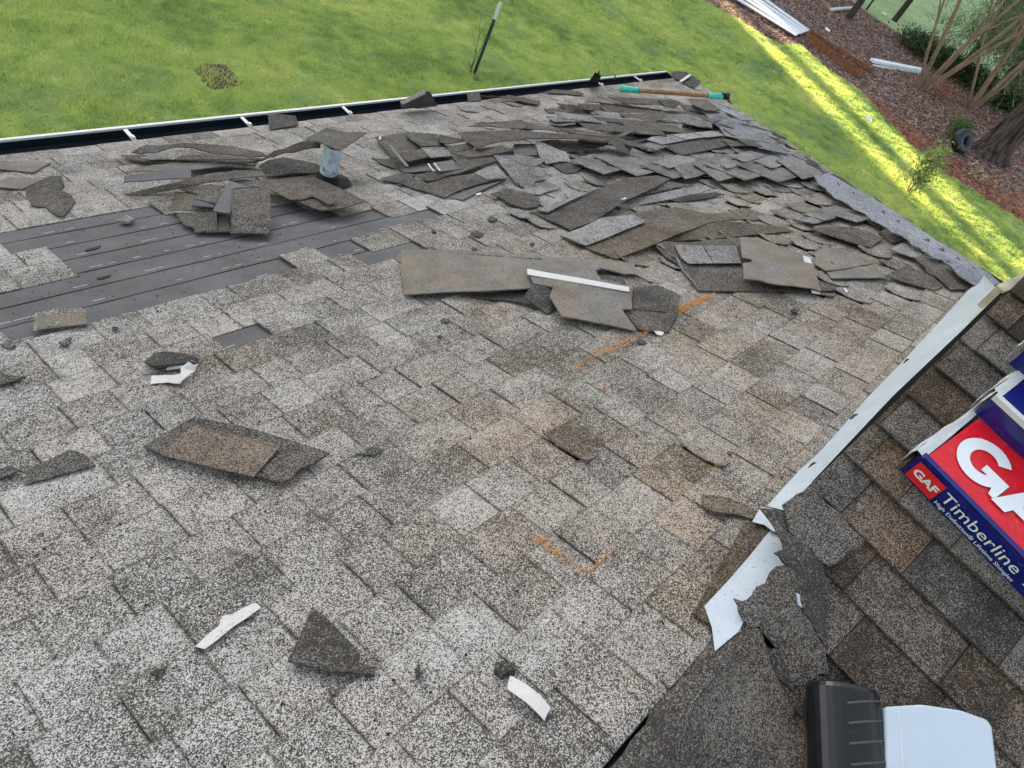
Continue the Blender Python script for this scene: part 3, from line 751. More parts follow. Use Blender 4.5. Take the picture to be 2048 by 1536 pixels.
# --- top left corner pieces
piece(ZA, [(-60, 640), (0, 650), (300, 655), (195, 715), (0, 695), (-60, 690)], 'flat grey shingle with a long point below the gutter at the left edge', tint=(.5, .5), h=.02, mat='back')
piece(ZA, [(-60, 770), (0, 765), (60, 742), (270, 748), (130, 812), (0, 800), (-60, 800)], 'light tan shingle scrap at the left edge above the heart shaped piece', mat='back', tint=(.6, .6), h=.022)
piece(ZA, [(160, 790), (280, 740), (360, 735), (375, 790), (350, 820), (420, 850), (440, 890), (370, 972), (330, 965), (265, 918), (180, 905), (150, 830)], 'heart shaped dark grey shingle piece on the left', tint=(.36, .2), h=.014)
piece(ZA, [(705, 990), (740, 960), (790, 990), (750, 1002), (715, 1003)], 'small grey chip on the stripped strip', mat='worn', h=.02, thick=.01)
piece(ZA, [(495, 1168), (590, 1142), (580, 1155), (510, 1178)], 'thin dark splinter on the stripped strip', tint=(.2, 0), h=.012)
piece(ZA, [(565, 1335), (650, 1312), (640, 1325), (590, 1340)], 'narrow dark sliver low on the stripped strip', tint=(.2, 0), h=.012)
# --- pile round the vent pipe
piece(Z5, [(100, 480, .06), (110, 430, .07), (610, 365, .10), (615, 440, .09), (260, 480, .06), (95, 500, .045)], 'smooth blue grey shingle strip at the left of the pipe pile', mat='felt', tint=(.3, 0), bow=.01)
piece(Z5, [(110, 558, .015), (500, 480, .04), (760, 400, .075), (960, 378, .085), (1130, 390, .08), (1200, 425, .07), (1000, 430, .07), (740, 465, .055), (520, 520, .03), (240, 562, .012)],
      'long arched brownish shingle across the pile left of the pipe', tint=(.55, .9), h=.05)
piece(Z5, [(80, 270, .02), (160, 300, .03), (300, 318, .04), (700, 330, .05), (1100, 350, .05), (1150, 290, .05), (600, 240, .05), (240, 262, .04)], 'lowest long shingle under the pile behind the blue grey strip', tint=(.5, .4), h=.03)
piece(Z5, [(160, 240, .05), (230, 205, .06), (270, 185, .07), (560, 170, .08), (800, 190, .08), (1150, 245, .08), (1200, 272, .08), (800, 245, .08), (620, 205, .075), (490, 200, .07), (370, 245, .05), (230, 262, .04)],
      'kinked dark shingle along the back of the pipe pile', tint=(.45, .5))
piece(Z5, [(230, 285, .055), (300, 255, .06), (420, 240, .07), (640, 235, .07), (760, 255, .07), (900, 270, .07), (1130, 300, .08), (1100, 322, .07), (760, 318, .06), (480, 298, .055), (300, 300, .05)],
      'pale smooth shingle lying along the middle of the pipe pile', mat='worn', tint=(.45, .8))
piece(Z5, [(480, 298, .075), (540, 268, .08), (760, 262, .085), (900, 275, .085), (1120, 285, .09), (1130, 302, .085), (760, 300, .075)], 'tan tabbed shingle above the pale one in the pipe pile', tint=(.6, .9))
piece(Z5, [(120, 405, .03), (200, 360, .05), (320, 335, .06), (490, 325, .06), (700, 320, .06), (900, 330, .06), (1000, 345, .05), (700, 365, .05), (400, 385, .045)], 'rolled tan edged shingle just above the blue grey strip', mat='back', tint=(.5, .8))
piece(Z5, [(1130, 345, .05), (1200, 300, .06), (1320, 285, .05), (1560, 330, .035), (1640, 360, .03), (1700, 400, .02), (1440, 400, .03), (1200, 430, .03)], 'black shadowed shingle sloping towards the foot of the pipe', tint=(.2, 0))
piece(Z5, [(900, 455, .04), (1190, 460, .06), (1400, 450, .06), (1560, 455, .06), (1940, 620, .05), (1780, 665, .05), (1600, 700, .035), (1400, 620, .045), (1220, 545, .05), (1000, 500, .04)],
      'large shingle with a stepped tab lying in front of the pipe', tint=(.5, .7), bow=.01,
      kids=[(Z5, [(1230, 470, .067), (1500, 480, .070), (1720, 620, .066), (1660, 640, .062), (1540, 575, .066), (1460, 600, .06), (1370, 605, .057), (1230, 535, .06)], .06, 'loose', 'tab', (.6, .6))])
piece(Z5, [(470, 685, .02), (485, 545, .035), (660, 545, .04), (800, 600, .04), (790, 690, .03), (640, 680, .025)], 'reddish brown tab at the left of the small front heap', tint=(.6, 1.0))
piece(Z5, [(530, 525, .045), (600, 500, .05), (760, 485, .05), (880, 500, .05), (780, 545, .045), (680, 560, .045)], 'grey tab behind the small front heap', tint=(.55, .5))
piece(Z5, [(470, 688, .016), (640, 680, .02), (800, 675, .022), (790, 700, .015), (600, 705, .012), (480, 700, .012)], 'worn pale tab edge under the reddish tab', mat='worn', tint=(.4, .8))
piece(Z5, [(500, 715, .016), (640, 705, .025), (805, 690, .03), (815, 835, .02), (640, 850, .012), (640, 820, .012), (560, 790, .014)], 'grey five sided shingle piece at the front left of the heap', tint=(.55, .4))
piece(Z5, [(635, 590, .055), (680, 560, .06), (770, 515, .065), (830, 545, .065), (860, 600, .06), (800, 632, .055)], 'small pointed grey tab under the blue one in the heap', tint=(.5, .4))
piece(Z5, [(620, 645, .045), (640, 610, .05), (800, 625, .05), (790, 660, .045)], 'torn sliver left of the blue shingle in the heap', mat='felt')
piece(Z5, [(815, 740, .01), (910, 735, .012), (910, 845, .01), (720, 848, .01), (820, 830, .01)], 'grey tab partly hidden below the standing square piece', tint=(.5, .3))
piece(Z5, [(780, 685, .06), (830, 590, .07), (900, 460, .08), (1010, 490, .08), (1100, 510, .07), (930, 520, .075), (915, 710, .05)], 'smooth dark blue shingle tucked under the square piece', mat='felt', tint=(.2, 0))
piece(Z5, [(910, 862, .02), (925, 700, .06), (935, 525, .09), (1190, 505, .095), (1222, 495, .09), (1215, 600, .07), (1220, 760, .05), (1215, 870, .02)], 'large square shingle piece topping the heap in front of the pipe', tint=(.5, .3), rag=.001,
      kids=[(Z5, [(1030, 745, .054), (1220, 765, .054), (1215, 862, .026), (925, 855, .027), (930, 760, .053)], .05, 'loose', 'tab', (.55, .3))])
piece(Z5, [(1000, 312, 0.077), (1120, 300, 0.090), (1240, 240, 0.106), (1400, 175, 0.158), (1490, 138, 0.188), (1600, 155, 0.198), (1595, 215, 0.172), (1400, 250, 0.132), (1250, 290, 0.086), (1150, 312, 0.081)],
      'long shingle leaning up from the pile onto the pipe, dark underside showing', mat='loose', tint=(.18, .2), sub=.06)
piece(Z5, [(1490, 138, 0.217), (1560, 100, 0.210), (1640, 55, 0.200), (1800, 95, 0.187), (1945, 92, 0.180), (1850, 160, 0.207), (1745, 228, 0.230), (1670, 200, 0.227), (1600, 172, 0.223)],
      'shingle draped over the top of the vent pipe', tint=(.55, .4), h=.19)
# vent pipe
pb = P1.p(*P1.at(651, 372, 0)); PH = min(((abs(project(pb+np.array([0, 0, h]))[1]-291), h) for h in np.arange(.05, .5, .005)))[1]; pt = pb+np.array([0, 0, PH]); print('pipe', PH, project(pt))
vent = empty('vent_pipe', pb); tag(vent, 'galvanised vent pipe with peeling grime sticking out of the old roof', 'vent pipe')
mb = MB(); mb.tube([pb+np.array([0, 0, -.02]), pb+np.array([0, 0, .12]), pt], .0405, 28, cap=False)
mb.tube([pb+np.array([0, 0, -.02]), pt], .038, 28, cap=False); link('pipe', mesh('pipe', mb.v, mb.f, pb, smooth=True), M['galv'], vent)
mb = MB(); mb.tube([pb+np.array([0, 0, .0]), pb+np.array([0, 0, .05]), pb+np.array([0, 0, .075])], [.056, .05, .042], 24); link('collar', mesh('collar', mb.v, mb.f, pb), M['tar'], vent)
u, v, h = P1.uvh(pb)
o = slab(P1, [(u+.13*math.cos(t)*(1+.15*math.sin(3*t)), v+.12*math.sin(t), .019) for t in np.linspace(0, 6.28, 14)[:-1]], M['tar'], 'base_flashing', vent, thick=.004)

# --- middle pile (Z6)
mid = [
 ([(95, 280, .03), (150, 262), (370, 232), (640, 235), (740, 245), (900, 480, .03), (690, 520, .025), (430, 580, .02), (355, 610, .018), (240, 450, .02)], 'stack of tabbed shingles forming the left block of the middle pile', 'loose', .045, (.42, .3)),
 ([(430, 225), (580, 232), (740, 255), (870, 275), (1000, 300, .05), (840, 345, .05), (750, 330, .05), (770, 355), (570, 370), (430, 270)], 'flat dark shingle at the back of the middle pile', 'loose', .055, (.4, .3)),
 ([(355, 440), (580, 400), (770, 360), (640, 480), (440, 525), (400, 500)], 'brown edged tab stepping down the left block', 'loose', .06, (.45, .6)),
 ([(575, 385), (800, 378), (860, 410), (900, 465), (670, 485)], 'sunlit looking tan tab on the middle pile', 'worn', .065, (.45, 1.0)),
 ([(240, 360), (270, 355), (450, 575), (410, 570)], 'narrow standing edge of a shingle on the left block', 'back', .07, (.3, .2)),
 ([(355, 608), (640, 545), (690, 620), (520, 632), (400, 640)], 'smooth blue grey shingle end under the left block', 'felt', .025, (.3, 0)),
 ([(60, 488, .03), (250, 500), (330, 600), (170, 550, .02)], 'dark corner poking out left of the middle pile', 'loose', .02, (.4, .3)),
 ([(690, 540), (900, 510), (940, 580), (1010, 595), (760, 630), (720, 600)], 'slate strip with white print lines in the middle pile', 'felt', .05, (.3, 0)),
 ([(520, 670, .03), (690, 630, .04), (920, 600, .05), (930, 500, .06), (1300, 480, .06), (1350, 520, .05), (980, 640, .04), (860, 660, .04), (720, 720, .03), (640, 722, .03)], 'wide dark shingle lying across the middle pile', 'loose', .05, (.42, .3)),
 ([(155, 705, .03), (200, 690), (400, 640), (520, 660), (480, 690), (320, 742, .015)], 'pointed dark tab at the left front of the middle pile', 'loose', .022, (.45, .3)),
 ([(320, 745, .015), (480, 690, .03), (640, 740, .035), (860, 680, .04), (1120, 640, .045), (1250, 715, .03), (1460, 690, .03), (1000, 810, .02), (820, 890, .012), (680, 850, .014), (480, 800, .014)], 'broad front shingle of the middle pile with a pointed corner', 'loose', .03, (.48, .6)),
 ([(860, 890, .01), (1130, 790, .02), (1460, 700, .02), (1200, 820, .012), (1000, 920, .008)], 'thin grey shingle showing below the broad front one', 'felt', .012, (.3, 0)),
 ([(1120, 640), (1330, 540), (1460, 690), (1250, 710)], 'pale worn tab between the broad shingles of the middle pile', 'worn', .035, (.6, .6)),
 ([(870, 440), (1060, 415), (1240, 390), (1400, 360, .08), (1520, 405), (1390, 435), (1220, 475, .06), (1060, 478), (930, 450)], 'wavy tan shingle in the middle of the pile', 'loose', .07, (.55, .7)),
 ([(760, 245), (900, 280), (1080, 310), (1000, 320), (840, 345), (760, 325)], 'small dark fold at the back of the middle pile', 'loose', .07, (.35, .2)),
 ([(830, 385), (1180, 300, .09), (1100, 395, .07), (900, 430)], 'dark flap behind the wavy tan shingle', 'loose', .07, (.45, .3)),
 ([(1000, 300, .09), (960, 240, .08), (1180, 210, .1), (1500, 200, .1), (2100, 235, .11), (2560, 300, .1), (2500, 330), (2040, 290, .1), (1700, 285, .1), (1360, 320, .1), (1250, 345, .1), (1150, 395, .09)], 'longest dark strip bridging the middle piles, high off the roof', 'loose', .1, (.42, .4)),
 ([(1045, 162, .05), (1190, 105, .07), (1600, 100, .07), (1700, 140, .07), (1850, 165, .08), (2100, 190, .08), (2500, 240, .1), (3050, 420, .1), (2500, 330, .08), (2000, 222, .07), (1640, 195, .06), (1380, 182, .05), (1150, 175, .04)], 'long flat brownish strip behind the bridging strip', 'loose', .06, (.52, .6)),
 ([(1270, 145, .075), (1560, 120, .08), (1650, 150, .08), (1620, 190, .075), (1380, 180, .07)], 'short tan tab on the flat brownish strip', 'loose', .075, (.62, .8)),
 ([(1310, 460, .06), (1600, 455, .07), (1860, 500, .06), (1720, 575, .05), (1840, 600, .035), (1850, 710, .02), (1740, 735, .016), (1720, 770, .012), (1560, 770, .012), (1440, 620, .03)], 'broad grey two tone shingle hanging down in the middle', 'worn', .04, (.36, .2)),
 ([(1740, 340, .07), (1800, 320, .08), (1960, 390, .07), (2060, 430, .06), (2120, 540, .03), (2000, 520, .04), (1860, 550, .03), (1780, 460, .05)], 'pale green grey shingle tucked between the piles', 'worn', .05, (.55, .7)),
 ([(1525, 350), (1740, 345), (1760, 460), (1530, 470), (1520, 400)], 'grey square between the wavy and the pale shingle', 'loose', .055, (.5, .2)),
 ([(1290, 860, .03), (1450, 800, .03), (1700, 850, .035), (1790, 900, .03), (1770, 990, .02), (1640, 1010, .02), (1500, 960, .03), (1400, 900, .03)], 'rounded dark flap lifted in front of the middle pile', 'loose', .04, (.5, .4)),
 ([(1460, 820, .03), (1800, 780, .03), (2000, 800, .02), (1790, 860, .02), (1590, 870, .014)], 'worn curled tab above the rounded flap', 'worn', .025, (.5, .3)),
 ([(1910, 555, .02), (2040, 530, .03), (2250, 570, .03), (2150, 640, .012), (2060, 648, .01)], 'dark diamond shaped tab left of the curled rows', 'loose', .02, (.45, .1)),
]
for pts, lab, m, h, t in mid: piece(Z6, pts, lab.replace('sunlit looking ', ''), mat=m, h=h, tint=t)
piece(Z6, [(140, 295, .052), (155, 260, .052), (168, 290, .052), (150, 302, .052)], 'tiny white tape end on the left block corner', mat='tape', cat='tape', name='tape_scrap', thick=.001)
piece(Z6, [(640, 550, .058), (655, 546, .058), (710, 620, .056), (698, 624, .056)], 'left of two thin white print lines on the slate strip', mat='tape', cat='tape', name='tape_scrap', thick=.0008)
piece(Z6, [(700, 545, .058), (712, 543, .058), (778, 618, .056), (766, 622, .056)], 'right of two thin white print lines on the slate strip', mat='tape', cat='tape', name='tape_scrap', thick=.0008)
piece(Z6, [(1130, 862, .018), (1180, 840, .024), (1195, 858, .02), (1150, 872, .014)], 'white tape scrap at the front tip of the middle pile', mat='tape', cat='tape', name='tape_scrap', thick=.001)

# --- upper piles (Z7 and Z8)
upper = [
 (Z7, [(170, 285, .05), (300, 275, .055), (320, 360, .02), (185, 370, .015)], 'small dark square hanging over the gutter', 'loose', .03, (.3, 0)),
 (Z7, [(310, 300, .07), (450, 305, .06), (600, 300, .05), (760, 330, .04), (930, 365, .03), (900, 405, .03), (780, 385, .03), (560, 350, .03), (430, 345, .03)], 'dark warped strip lying beside the gutter', 'loose', .04, (.38, .3)),
 (Z7, [(560, 378), (640, 382), (745, 410), (690, 420), (610, 402)], 'small grey flake below the warped strip', 'worn', .015, (.4, .1)),
 (Z7, [(960, 275, .03), (1050, 250, .03), (1320, 265, .03), (1370, 290, .03), (1310, 310, .02), (1120, 292, .02)], 'thin flat shingle below the broken gutter shard', 'loose', .025, (.45, .3)),
 (Z7, [(1375, 378, .05), (1420, 360, .06), (1700, 390, .06), (2050, 430, .06), (2040, 455, .045), (1700, 418, .04)], 'long narrow dark strip near the tool handle', 'loose', .05, (.38, .2)),
 (Z7, [(965, 450, .02), (1130, 445, .03), (1300, 460, .035), (1480, 515, .03), (1310, 495, .02), (1010, 488, .015)], 'straight grey strip ending in a pale tab', 'loose', .03, (.45, .3)),
 (Z7, [(1390, 445, .04), (1520, 450, .045), (1660, 510, .04), (1490, 525, .03)], 'pale tab at the end of the straight grey strip', 'worn', .04, (.5, .4)),
 (Z7, [(1150, 530, .03), (1320, 520, .04), (1500, 560, .045), (1760, 640, .03), (1640, 650, .03), (1500, 660, .02), (1330, 600, .025)], 'light grey worn strip in the upper pile', 'worn', .035, (.5, .2)),
 (Z7, [(840, 588, .03), (1000, 570, .04), (1130, 525, .05), (1290, 600, .04), (1140, 620, .03), (930, 610, .02)], 'curled pale shingle behind the upper pile', 'worn', .04, (.6, .6)),
 (Z7, [(1480, 540, .04), (1620, 520, .05), (1770, 490, .05), (2020, 490, .06), (1760, 545, .04), (1640, 575, .035)], 'curved grey tab row in the upper pile', 'worn', .045, (.35, .3)),
 (Z7, [(1620, 545, .05), (1880, 540, .06), (2050, 590, .05), (1790, 632, .04), (1660, 580, .045)], 'grey tab right of the curved tab row', 'worn', .05, (.45, .4)),
 (Z7, [(1130, 650, .09), (1560, 690, .12), (1880, 660, .1), (1900, 680, .09), (1740, 755, .08), (1560, 740, .1), (1290, 705, .1)], 'wide dark shingle at the right end of the bridging strip', 'loose', .1, (.42, .4)),
 (Z7, [(1590, 755, .12), (1620, 715, .13), (1700, 740, .12), (1870, 835, .07), (1830, 915, .05), (1740, 870, .08)], 'short thick dark slab tipped over the pile edge', 'loose', .09, (.35, .2)),
 (Z7, [(920, 780, .06), (1050, 760, .07), (1260, 770, .07), (1400, 800, .07), (1620, 810, .06), (1510, 840, .06), (1200, 895, .03), (1080, 850, .04)], 'dark pointed shingle under the bridging strip', 'loose', .06, (.4, .4)),
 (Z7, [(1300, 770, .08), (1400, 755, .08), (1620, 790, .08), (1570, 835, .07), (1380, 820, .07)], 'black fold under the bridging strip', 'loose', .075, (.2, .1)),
 (Z7, [(1440, 880, .03), (1500, 860, .035), (1760, 880, .03), (1640, 890, .02)], 'flat grey edge showing below the tipped slab', 'worn', .025, (.35, .2)),
 (Z7, [(1620, 325, .04), (1760, 330, .05), (1900, 360, .05), (2100, 400, .05), (1900, 400, .04), (1740, 360, .035)], 'dark tab below the tool grip', 'loose', .05, (.4, .3)),
 (Z8, [(80, 325, .05), (300, 330, .07), (620, 350, .08), (820, 390, .09), (740, 430, .08), (560, 400, .07), (400, 395, .06), (260, 390, .05)], 'warped brown shingle below the wooden handle', 'loose', .07, (.45, .6)),
 (Z8, [(590, 355, .09), (740, 350, .1), (830, 385, .1), (780, 425, .09), (680, 430, .08)], 'rounded end of a rolled shingle under the handle', 'loose', .1, (.35, .2)),
 (Z8, [(0, 390, .05), (300, 405, .06), (640, 455, .06), (600, 470, .04), (300, 440, .035), (0, 405, .03)], 'narrow black edged strip crossing the upper pile', 'loose', .05, (.3, .2)),
 (Z8, [(360, 545, .05), (560, 490, .07), (620, 480, .07), (740, 510, .07), (700, 550, .06), (470, 595, .045)], 'grey tab pair at the left of the hip pile', 'loose', .06, (.5, .3)),
 (Z8, [(130, 585, .04), (340, 545, .05), (460, 595, .045), (260, 630, .03)], 'pale square tab left of the grey tab pair', 'worn', .04, (.5, .4)),
 (Z8, [(0, 600, .03), (130, 580, .035), (250, 632, .03), (40, 645, .02)], 'flat worn tab beneath the pale square one', 'worn', .03, (.4, .3)),
 (Z8, [(460, 640, .05), (620, 595, .07), (850, 605, .08), (830, 680, .06), (700, 660, .055), (520, 655, .045)], 'light tan tab pair under the wide grey piece', 'worn', .06, (.5, .7)),
 (Z8, [(630, 560, .08), (720, 505, .09), (880, 500, .1), (1140, 560, .1), (1150, 640, .08), (1000, 625, .08), (850, 595, .07)], 'wide grey double tab on the hip pile', 'worn', .09, (.3, .2)),
 (Z8, [(1020, 535, .1), (1240, 560, .11), (1150, 580, .1)], 'small brown wedge on the hip pile', 'loose', .105, (.6, .9)),
 (Z8, [(900, 350, .08), (1100, 350, .1), (1240, 455, .1), (1230, 470, .09), (1080, 460, .09), (940, 400, .08)], 'topmost brown shingle of the hip pile near the blade', 'loose', .1, (.5, .5)),
 (Z8, [(1110, 370, .1), (1220, 400, .1), (1400, 480, .09), (1600, 570, .07), (1450, 560, .07), (1230, 460, .08)], 'light grey curved cap lying over the hip below the blade', 'cap', .09, (.5, 0)),
 (Z8, [(820, 400, .06), (960, 410, .07), (1100, 450, .07), (1250, 500, .07), (1400, 545, .06), (1300, 560, .05), (1050, 500, .04), (860, 455, .04)], 'thin dark strip in the middle of the hip pile', 'loose', .06, (.42, .3)),
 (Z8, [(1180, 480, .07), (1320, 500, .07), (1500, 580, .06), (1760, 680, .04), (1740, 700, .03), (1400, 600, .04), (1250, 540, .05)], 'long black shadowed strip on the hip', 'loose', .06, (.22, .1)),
 (Z8, [(1180, 590, .08), (1240, 575, .08), (1360, 600, .08), (1380, 660, .06), (1290, 650, .06), (1190, 625, .06)], 'blue grey tab at the hip edge', 'cap', .075, (.3, 0)),
 (Z8, [(1360, 605, .09), (1560, 640, .08), (1760, 690, .06), (1765, 730, .05), (1600, 700, .06), (1380, 660, .07)], 'long pale blue grey shingle at the hip edge', 'cap', .075, (.5, .1)),
 (Z8, [(1600, 640, .07), (1780, 680, .06), (1920, 750, .05), (1900, 762, .045), (1760, 710, .05)], 'black splinter jutting out past the hip', 'tar', .06, (.2, 0)),
 (Z8, [(200, 760, .06), (370, 680, .08), (380, 690, .07), (240, 765, .05)], 'thin dark stick like shingle edge in the upper pile', 'loose', .07, (.25, .1)),
 (Z8, [(270, 790, .03), (500, 740, .04), (600, 720, .04), (480, 765, .03), (330, 805, .02)], 'slender grey strip above the big light strip', 'felt', .035, (.3, 0)),
 (Z8, [(370, 690, .05), (600, 660, .06), (740, 700, .05), (560, 705, .04)], 'flat grey tab above the slender strip', 'loose', .05, (.5, .3)),
]
for z, pts, lab, m, h, t in upper: piece(z, pts, lab, mat=m, h=h, tint=t, group=None)
# filler strips inside the upper heaps, where many alike edges show
G1 = 'shingle strips buried in the upper heap'
rs = random.Random(3)
for i in range(46):
    x = rs.uniform(1090, 1500); y = 215+(x-1130)*.10+rs.uniform(-14, 34)
    if y > 300: continue
    L = min(rs.uniform(70, 165), 1395+(y+10-168)*1.42-x-12)
    if L < 40: continue
    hh = rs.uniform(.02, .075); sl = rs.uniform(-.02, .16); wd = rs.uniform(8, 15)
    pts = [(x, y, hh+.01), (x+L, y+L*sl, hh), (x+L+wd*1.2, y+L*sl+wd, hh-.008), (x+wd*1.5, y+wd, hh)]
    piece(ZI, pts, 'grey shingle strip half buried in the heap below the tool', mat=rs.choice(('loose', 'loose', 'loose', 'worn')), tint=(rs.uniform(.25, .5), rs.uniform(.1, .8)), group=G1, sub=.08)
for i in range(16):
    t = i/16; x = 1395+150*t+rs.uniform(-12, 12); y = 212+75*t+rs.uniform(-5, 12)
    L = min(rs.uniform(45, 95), max(30, 1400+(y-168)*1.46-x+14)); hh = rs.uniform(.02, .08)
    piece(ZI, [(x-20, y, hh), (x+L*.6, y+L*.28-6, hh+.01), (x+L, y+L*.5, hh-.01), (x-5, y+L*.25, hh-.01)], 'grey shingle strip half buried in the heap over the hip', mat=rs.choice(('loose', 'cap', 'worn')), tint=(rs.uniform(.3, .5), .2), group='shingle strips heaped on the hip', sub=.08)
# broken shards standing in the gutter
piece(Z7, [(1415, 205, .0), (1430, 150, .09), (1490, 65, .20), (1505, 75, .18), (1540, 35, .24), (1530, 110, .16), (1545, 125, .14), (1515, 190, .02)], 'jagged black shard standing up out of the gutter', mat='tar', thick=.006)
piece(Z7, [(1670, 150, .0), (1695, 95, .09), (1700, 130, .05), (1690, 150, .01)], 'thin white sliver standing in the gutter', mat='tape', cat='scrap', name='loose_sliver', thick=.002)
piece(ZB, [(585, 215, .08), (720, 145, .16), (735, 165, .16), (805, 240, .03), (690, 255, .015), (598, 268, .005)], 'slate grey shingle with a creased pale edge standing against the gutter', mat='felt', tint=(.5, .2), thick=.004,
      kids=[(ZB, [(585, 213, .085), (722, 144, .165), (738, 165, .165), (600, 232, .08)], .1, 'worn', 'folded_edge', (.4, .1))])
piece(ZA, [(1565, 378, .04), (1620, 372, .05), (1730, 380, .05), (1748, 440, .01), (1580, 465, .005)], 'dark square shingle hanging over the gutter beside a bracket', tint=(.33, .1), mat='loose')
piece(Z8, [(720, 85, .02), (760, 65, .03), (880, 60, .04), (930, 95, .04), (1030, 165, .01), (1010, 200, .01), (960, 240, .01), (880, 200, .01), (820, 165, .015), (760, 140, .015)], 'crumpled black membrane corner at the far end of the gutter', mat='tar', tint=(.3, 0), ripple=.006, cat='membrane', name='membrane_scrap',
      kids=[(Z8, [(810, 165, .035), (830, 150, .037), (920, 90, .055), (932, 105, .053), (840, 172, .033)], .04, 'gutwhite', 'white_edge')])

# --- curled rows (each long line of shadow is the lifted left edge of one shingle)
G2 = 'curled shingles in the overlapping rows'
ORD = ['first', 'second', 'third', 'fourth', 'fifth', 'sixth', 'seventh', 'eighth', 'ninth', 'tenth', 'eleventh', 'twelfth']
def ordl(lst): 
    xs = sorted(q[0][0] for q in lst); return [ORD[xs.index(q[0][0])] for q in lst]
rows = [((1141, 318), (1207, 347), 75), ((1215, 323), (1274, 351), 70), ((1281, 329), (1346, 356), 72), ((1348, 331), (1370, 357), 60), ((1385, 324), (1436, 361), 62),
        ((1409, 327), (1489, 359), 68), ((1472, 327), (1555, 363), 62), ((1552, 316), (1605, 357), 45)]
second = [((1185, 310), (1215, 323), 55), ((1235, 317), (1268, 334), 60), ((1276, 289), (1300, 301), 55), ((1280, 305), (1311, 320), 60), ((1303, 322), (1338, 335), 50), ((1350, 309), (1381, 320), 60),
          ((1422, 321), (1454, 336), 55), ((1410, 303), (1464, 323), 60), ((1460, 311), (1487, 323), 50), ((1456, 292), (1487, 306), 70), ((1507, 319), (1542, 335), 45)]
third = [((1163, 363), (1201, 376), 60), ((1105, 366), (1145, 392), 60), ((1212, 346), (1248, 356), 50), ((1112, 383), (1150, 396), 55), ((1284, 413), (1327, 428), 60), ((1337, 400), (1374, 415), 60), ((1222, 433), (1264, 449), 60),
         ((1158, 455), (1203, 473), 45), ((1018, 384), (1040, 391), 50)]
right = [((1605, 426), (1648, 440), 60), ((1587, 436), (1628, 446), 55), ((1671, 429), (1714, 443), 60), ((1643, 411), (1683, 421), 60), ((1628, 452), (1676, 464), 60), ((1598, 474), (1640, 494), 70), ((1778, 499), (1828, 514), 50),
         ((1749, 527), (1797, 542), 55), ((1655, 403), (1700, 410), 50), ((1730, 455), (1765, 462), 45)]
def lifted(s, e, wdt, label, group, mat, base_h, lf, tint):
    s = np.array(s, float); e = np.array(e, float); r = np.array([wdt*1.2, -wdt*.30])
    m = (s+e)/2+np.array([-1.5, 3.0])
    pts = [(*s, base_h+lf), (*m, base_h+lf*.25), (*e, base_h+lf*.9), (*(e+r*.55), base_h+lf*.3), (*(e+r), base_h*.6), (*(s+r*.9), base_h*.6), (*(s+r*.45), base_h+lf*.25)]
    return piece(ZI, pts, label, mat=mat, tint=tint, group=group, sub=.045, rag=.0008)
for i, (s, e, wd) in enumerate(second[::2]): lifted(s, e, wd, ordl(second[::2])[i]+' light curled tab from the left, above the dark curled row', G2, 'worn', .030, .034, (rs.uniform(.34, .5), .3))
for i, (s, e, wd) in enumerate(rows): lifted(s, e, wd, ordl(rows)[i]+' dark curled shingle from the left in the scalloped row', 'dark curled shingles below the light row', 'worn', .030, .034, (rs.uniform(.2, .34), .3))

for i, (s, e, wd) in enumerate(right[:3]): lifted(s, e, wd, ordl(right[:3])[i]+' curled grey tab from the left, between the slanting shingles and hip caps', 'curled tabs near the hip caps', 'worn', .02, .028, (rs.uniform(.38, .5), .35))
# --- big slanting shingles
piece(ZK, [(1395, 45, .05), (1450, 20, .05), (1700, -10, .05), (1850, -20, .05), (2300, -60, .05), (2500, 0, .04), (2420, 60, .03), (2050, 145, .03), (1760, 210, .02), (1600, 130, .035), (1560, 100, .04)],
      'long light shingle with four tabs and a dark lower band, above the curled rows', mat='loose', tint=(.42, .2), h=.04,
      kids=[(ZK, [(1400, 42, .056), (1450, 18, .056), (1640, -5, .056), (1800, 50, .05), (1560, 98, .048)], .05, 'worn', 'tab', (.6, .1)),
            (ZK, [(1650, -6, .06), (1850, -22, .06), (1990, 20, .055), (1800, 46, .055)], .05, 'worn', 'tab', (.65, .1)), (ZK, [(1870, -25, .06), (2080, -45, .06), (2200, 0, .055), (2010, 25, .055)], .05, 'worn', 'tab', (.6, .1))])
piece(ZK, [(200, 800, .02), (300, 770, .03), (660, 620, .05), (950, 530, .055), (1200, 430, .06), (1500, 420, .055), (1640, 460, .05), (1500, 530, .055), (1200, 650, .06), (1060, 740, .05), (860, 880, .035), (620, 980, .016), (330, 850, .018)],
      'longest dark slanting shingle with a pointed lower left end', tint=(.40, .3), h=.04, sub=.06,
      kids=[(ZK, [(280, 765, .038), (640, 625, .058), (900, 545, .064), (560, 700, .05), (380, 790, .04)], .05, 'worn', 'tab', (.5, .7))])
piece(ZK, [(1220, 650, .03), (1440, 540, .05), (1600, 470, .05), (1880, 510, .05), (1700, 540, .04), (1500, 590, .035)], 'dark shingle corner behind the longest slanting one', tint=(.35, .1))
piece(ZK, [(1110, 690, .015), (1500, 600, .03), (1820, 530, .04), (2050, 560, .03), (1920, 600, .03), (1640, 655, .025), (1400, 700, .02), (1130, 750, .012)], 'narrow pale worn shingle with white edge right of the longest one', mat='worn', tint=(.5, .2))
piece(ZK, [(1640, 665, .02), (1920, 600, .035), (2100, 585, .03), (2200, 610, .02), (2000, 650, .02), (1720, 685, .015)], 'short black edged shingle behind the narrow pale one', tint=(.2, 0))
piece(ZK, [(1040, 700, .075), (1180, 715, .07), (1225, 765, .03), (1190, 755, .035), (1060, 720, .06)], 'white torn tape on the tip of the slanting shingle', mat='tape', cat='tape', name='tape_scrap', thick=.001)
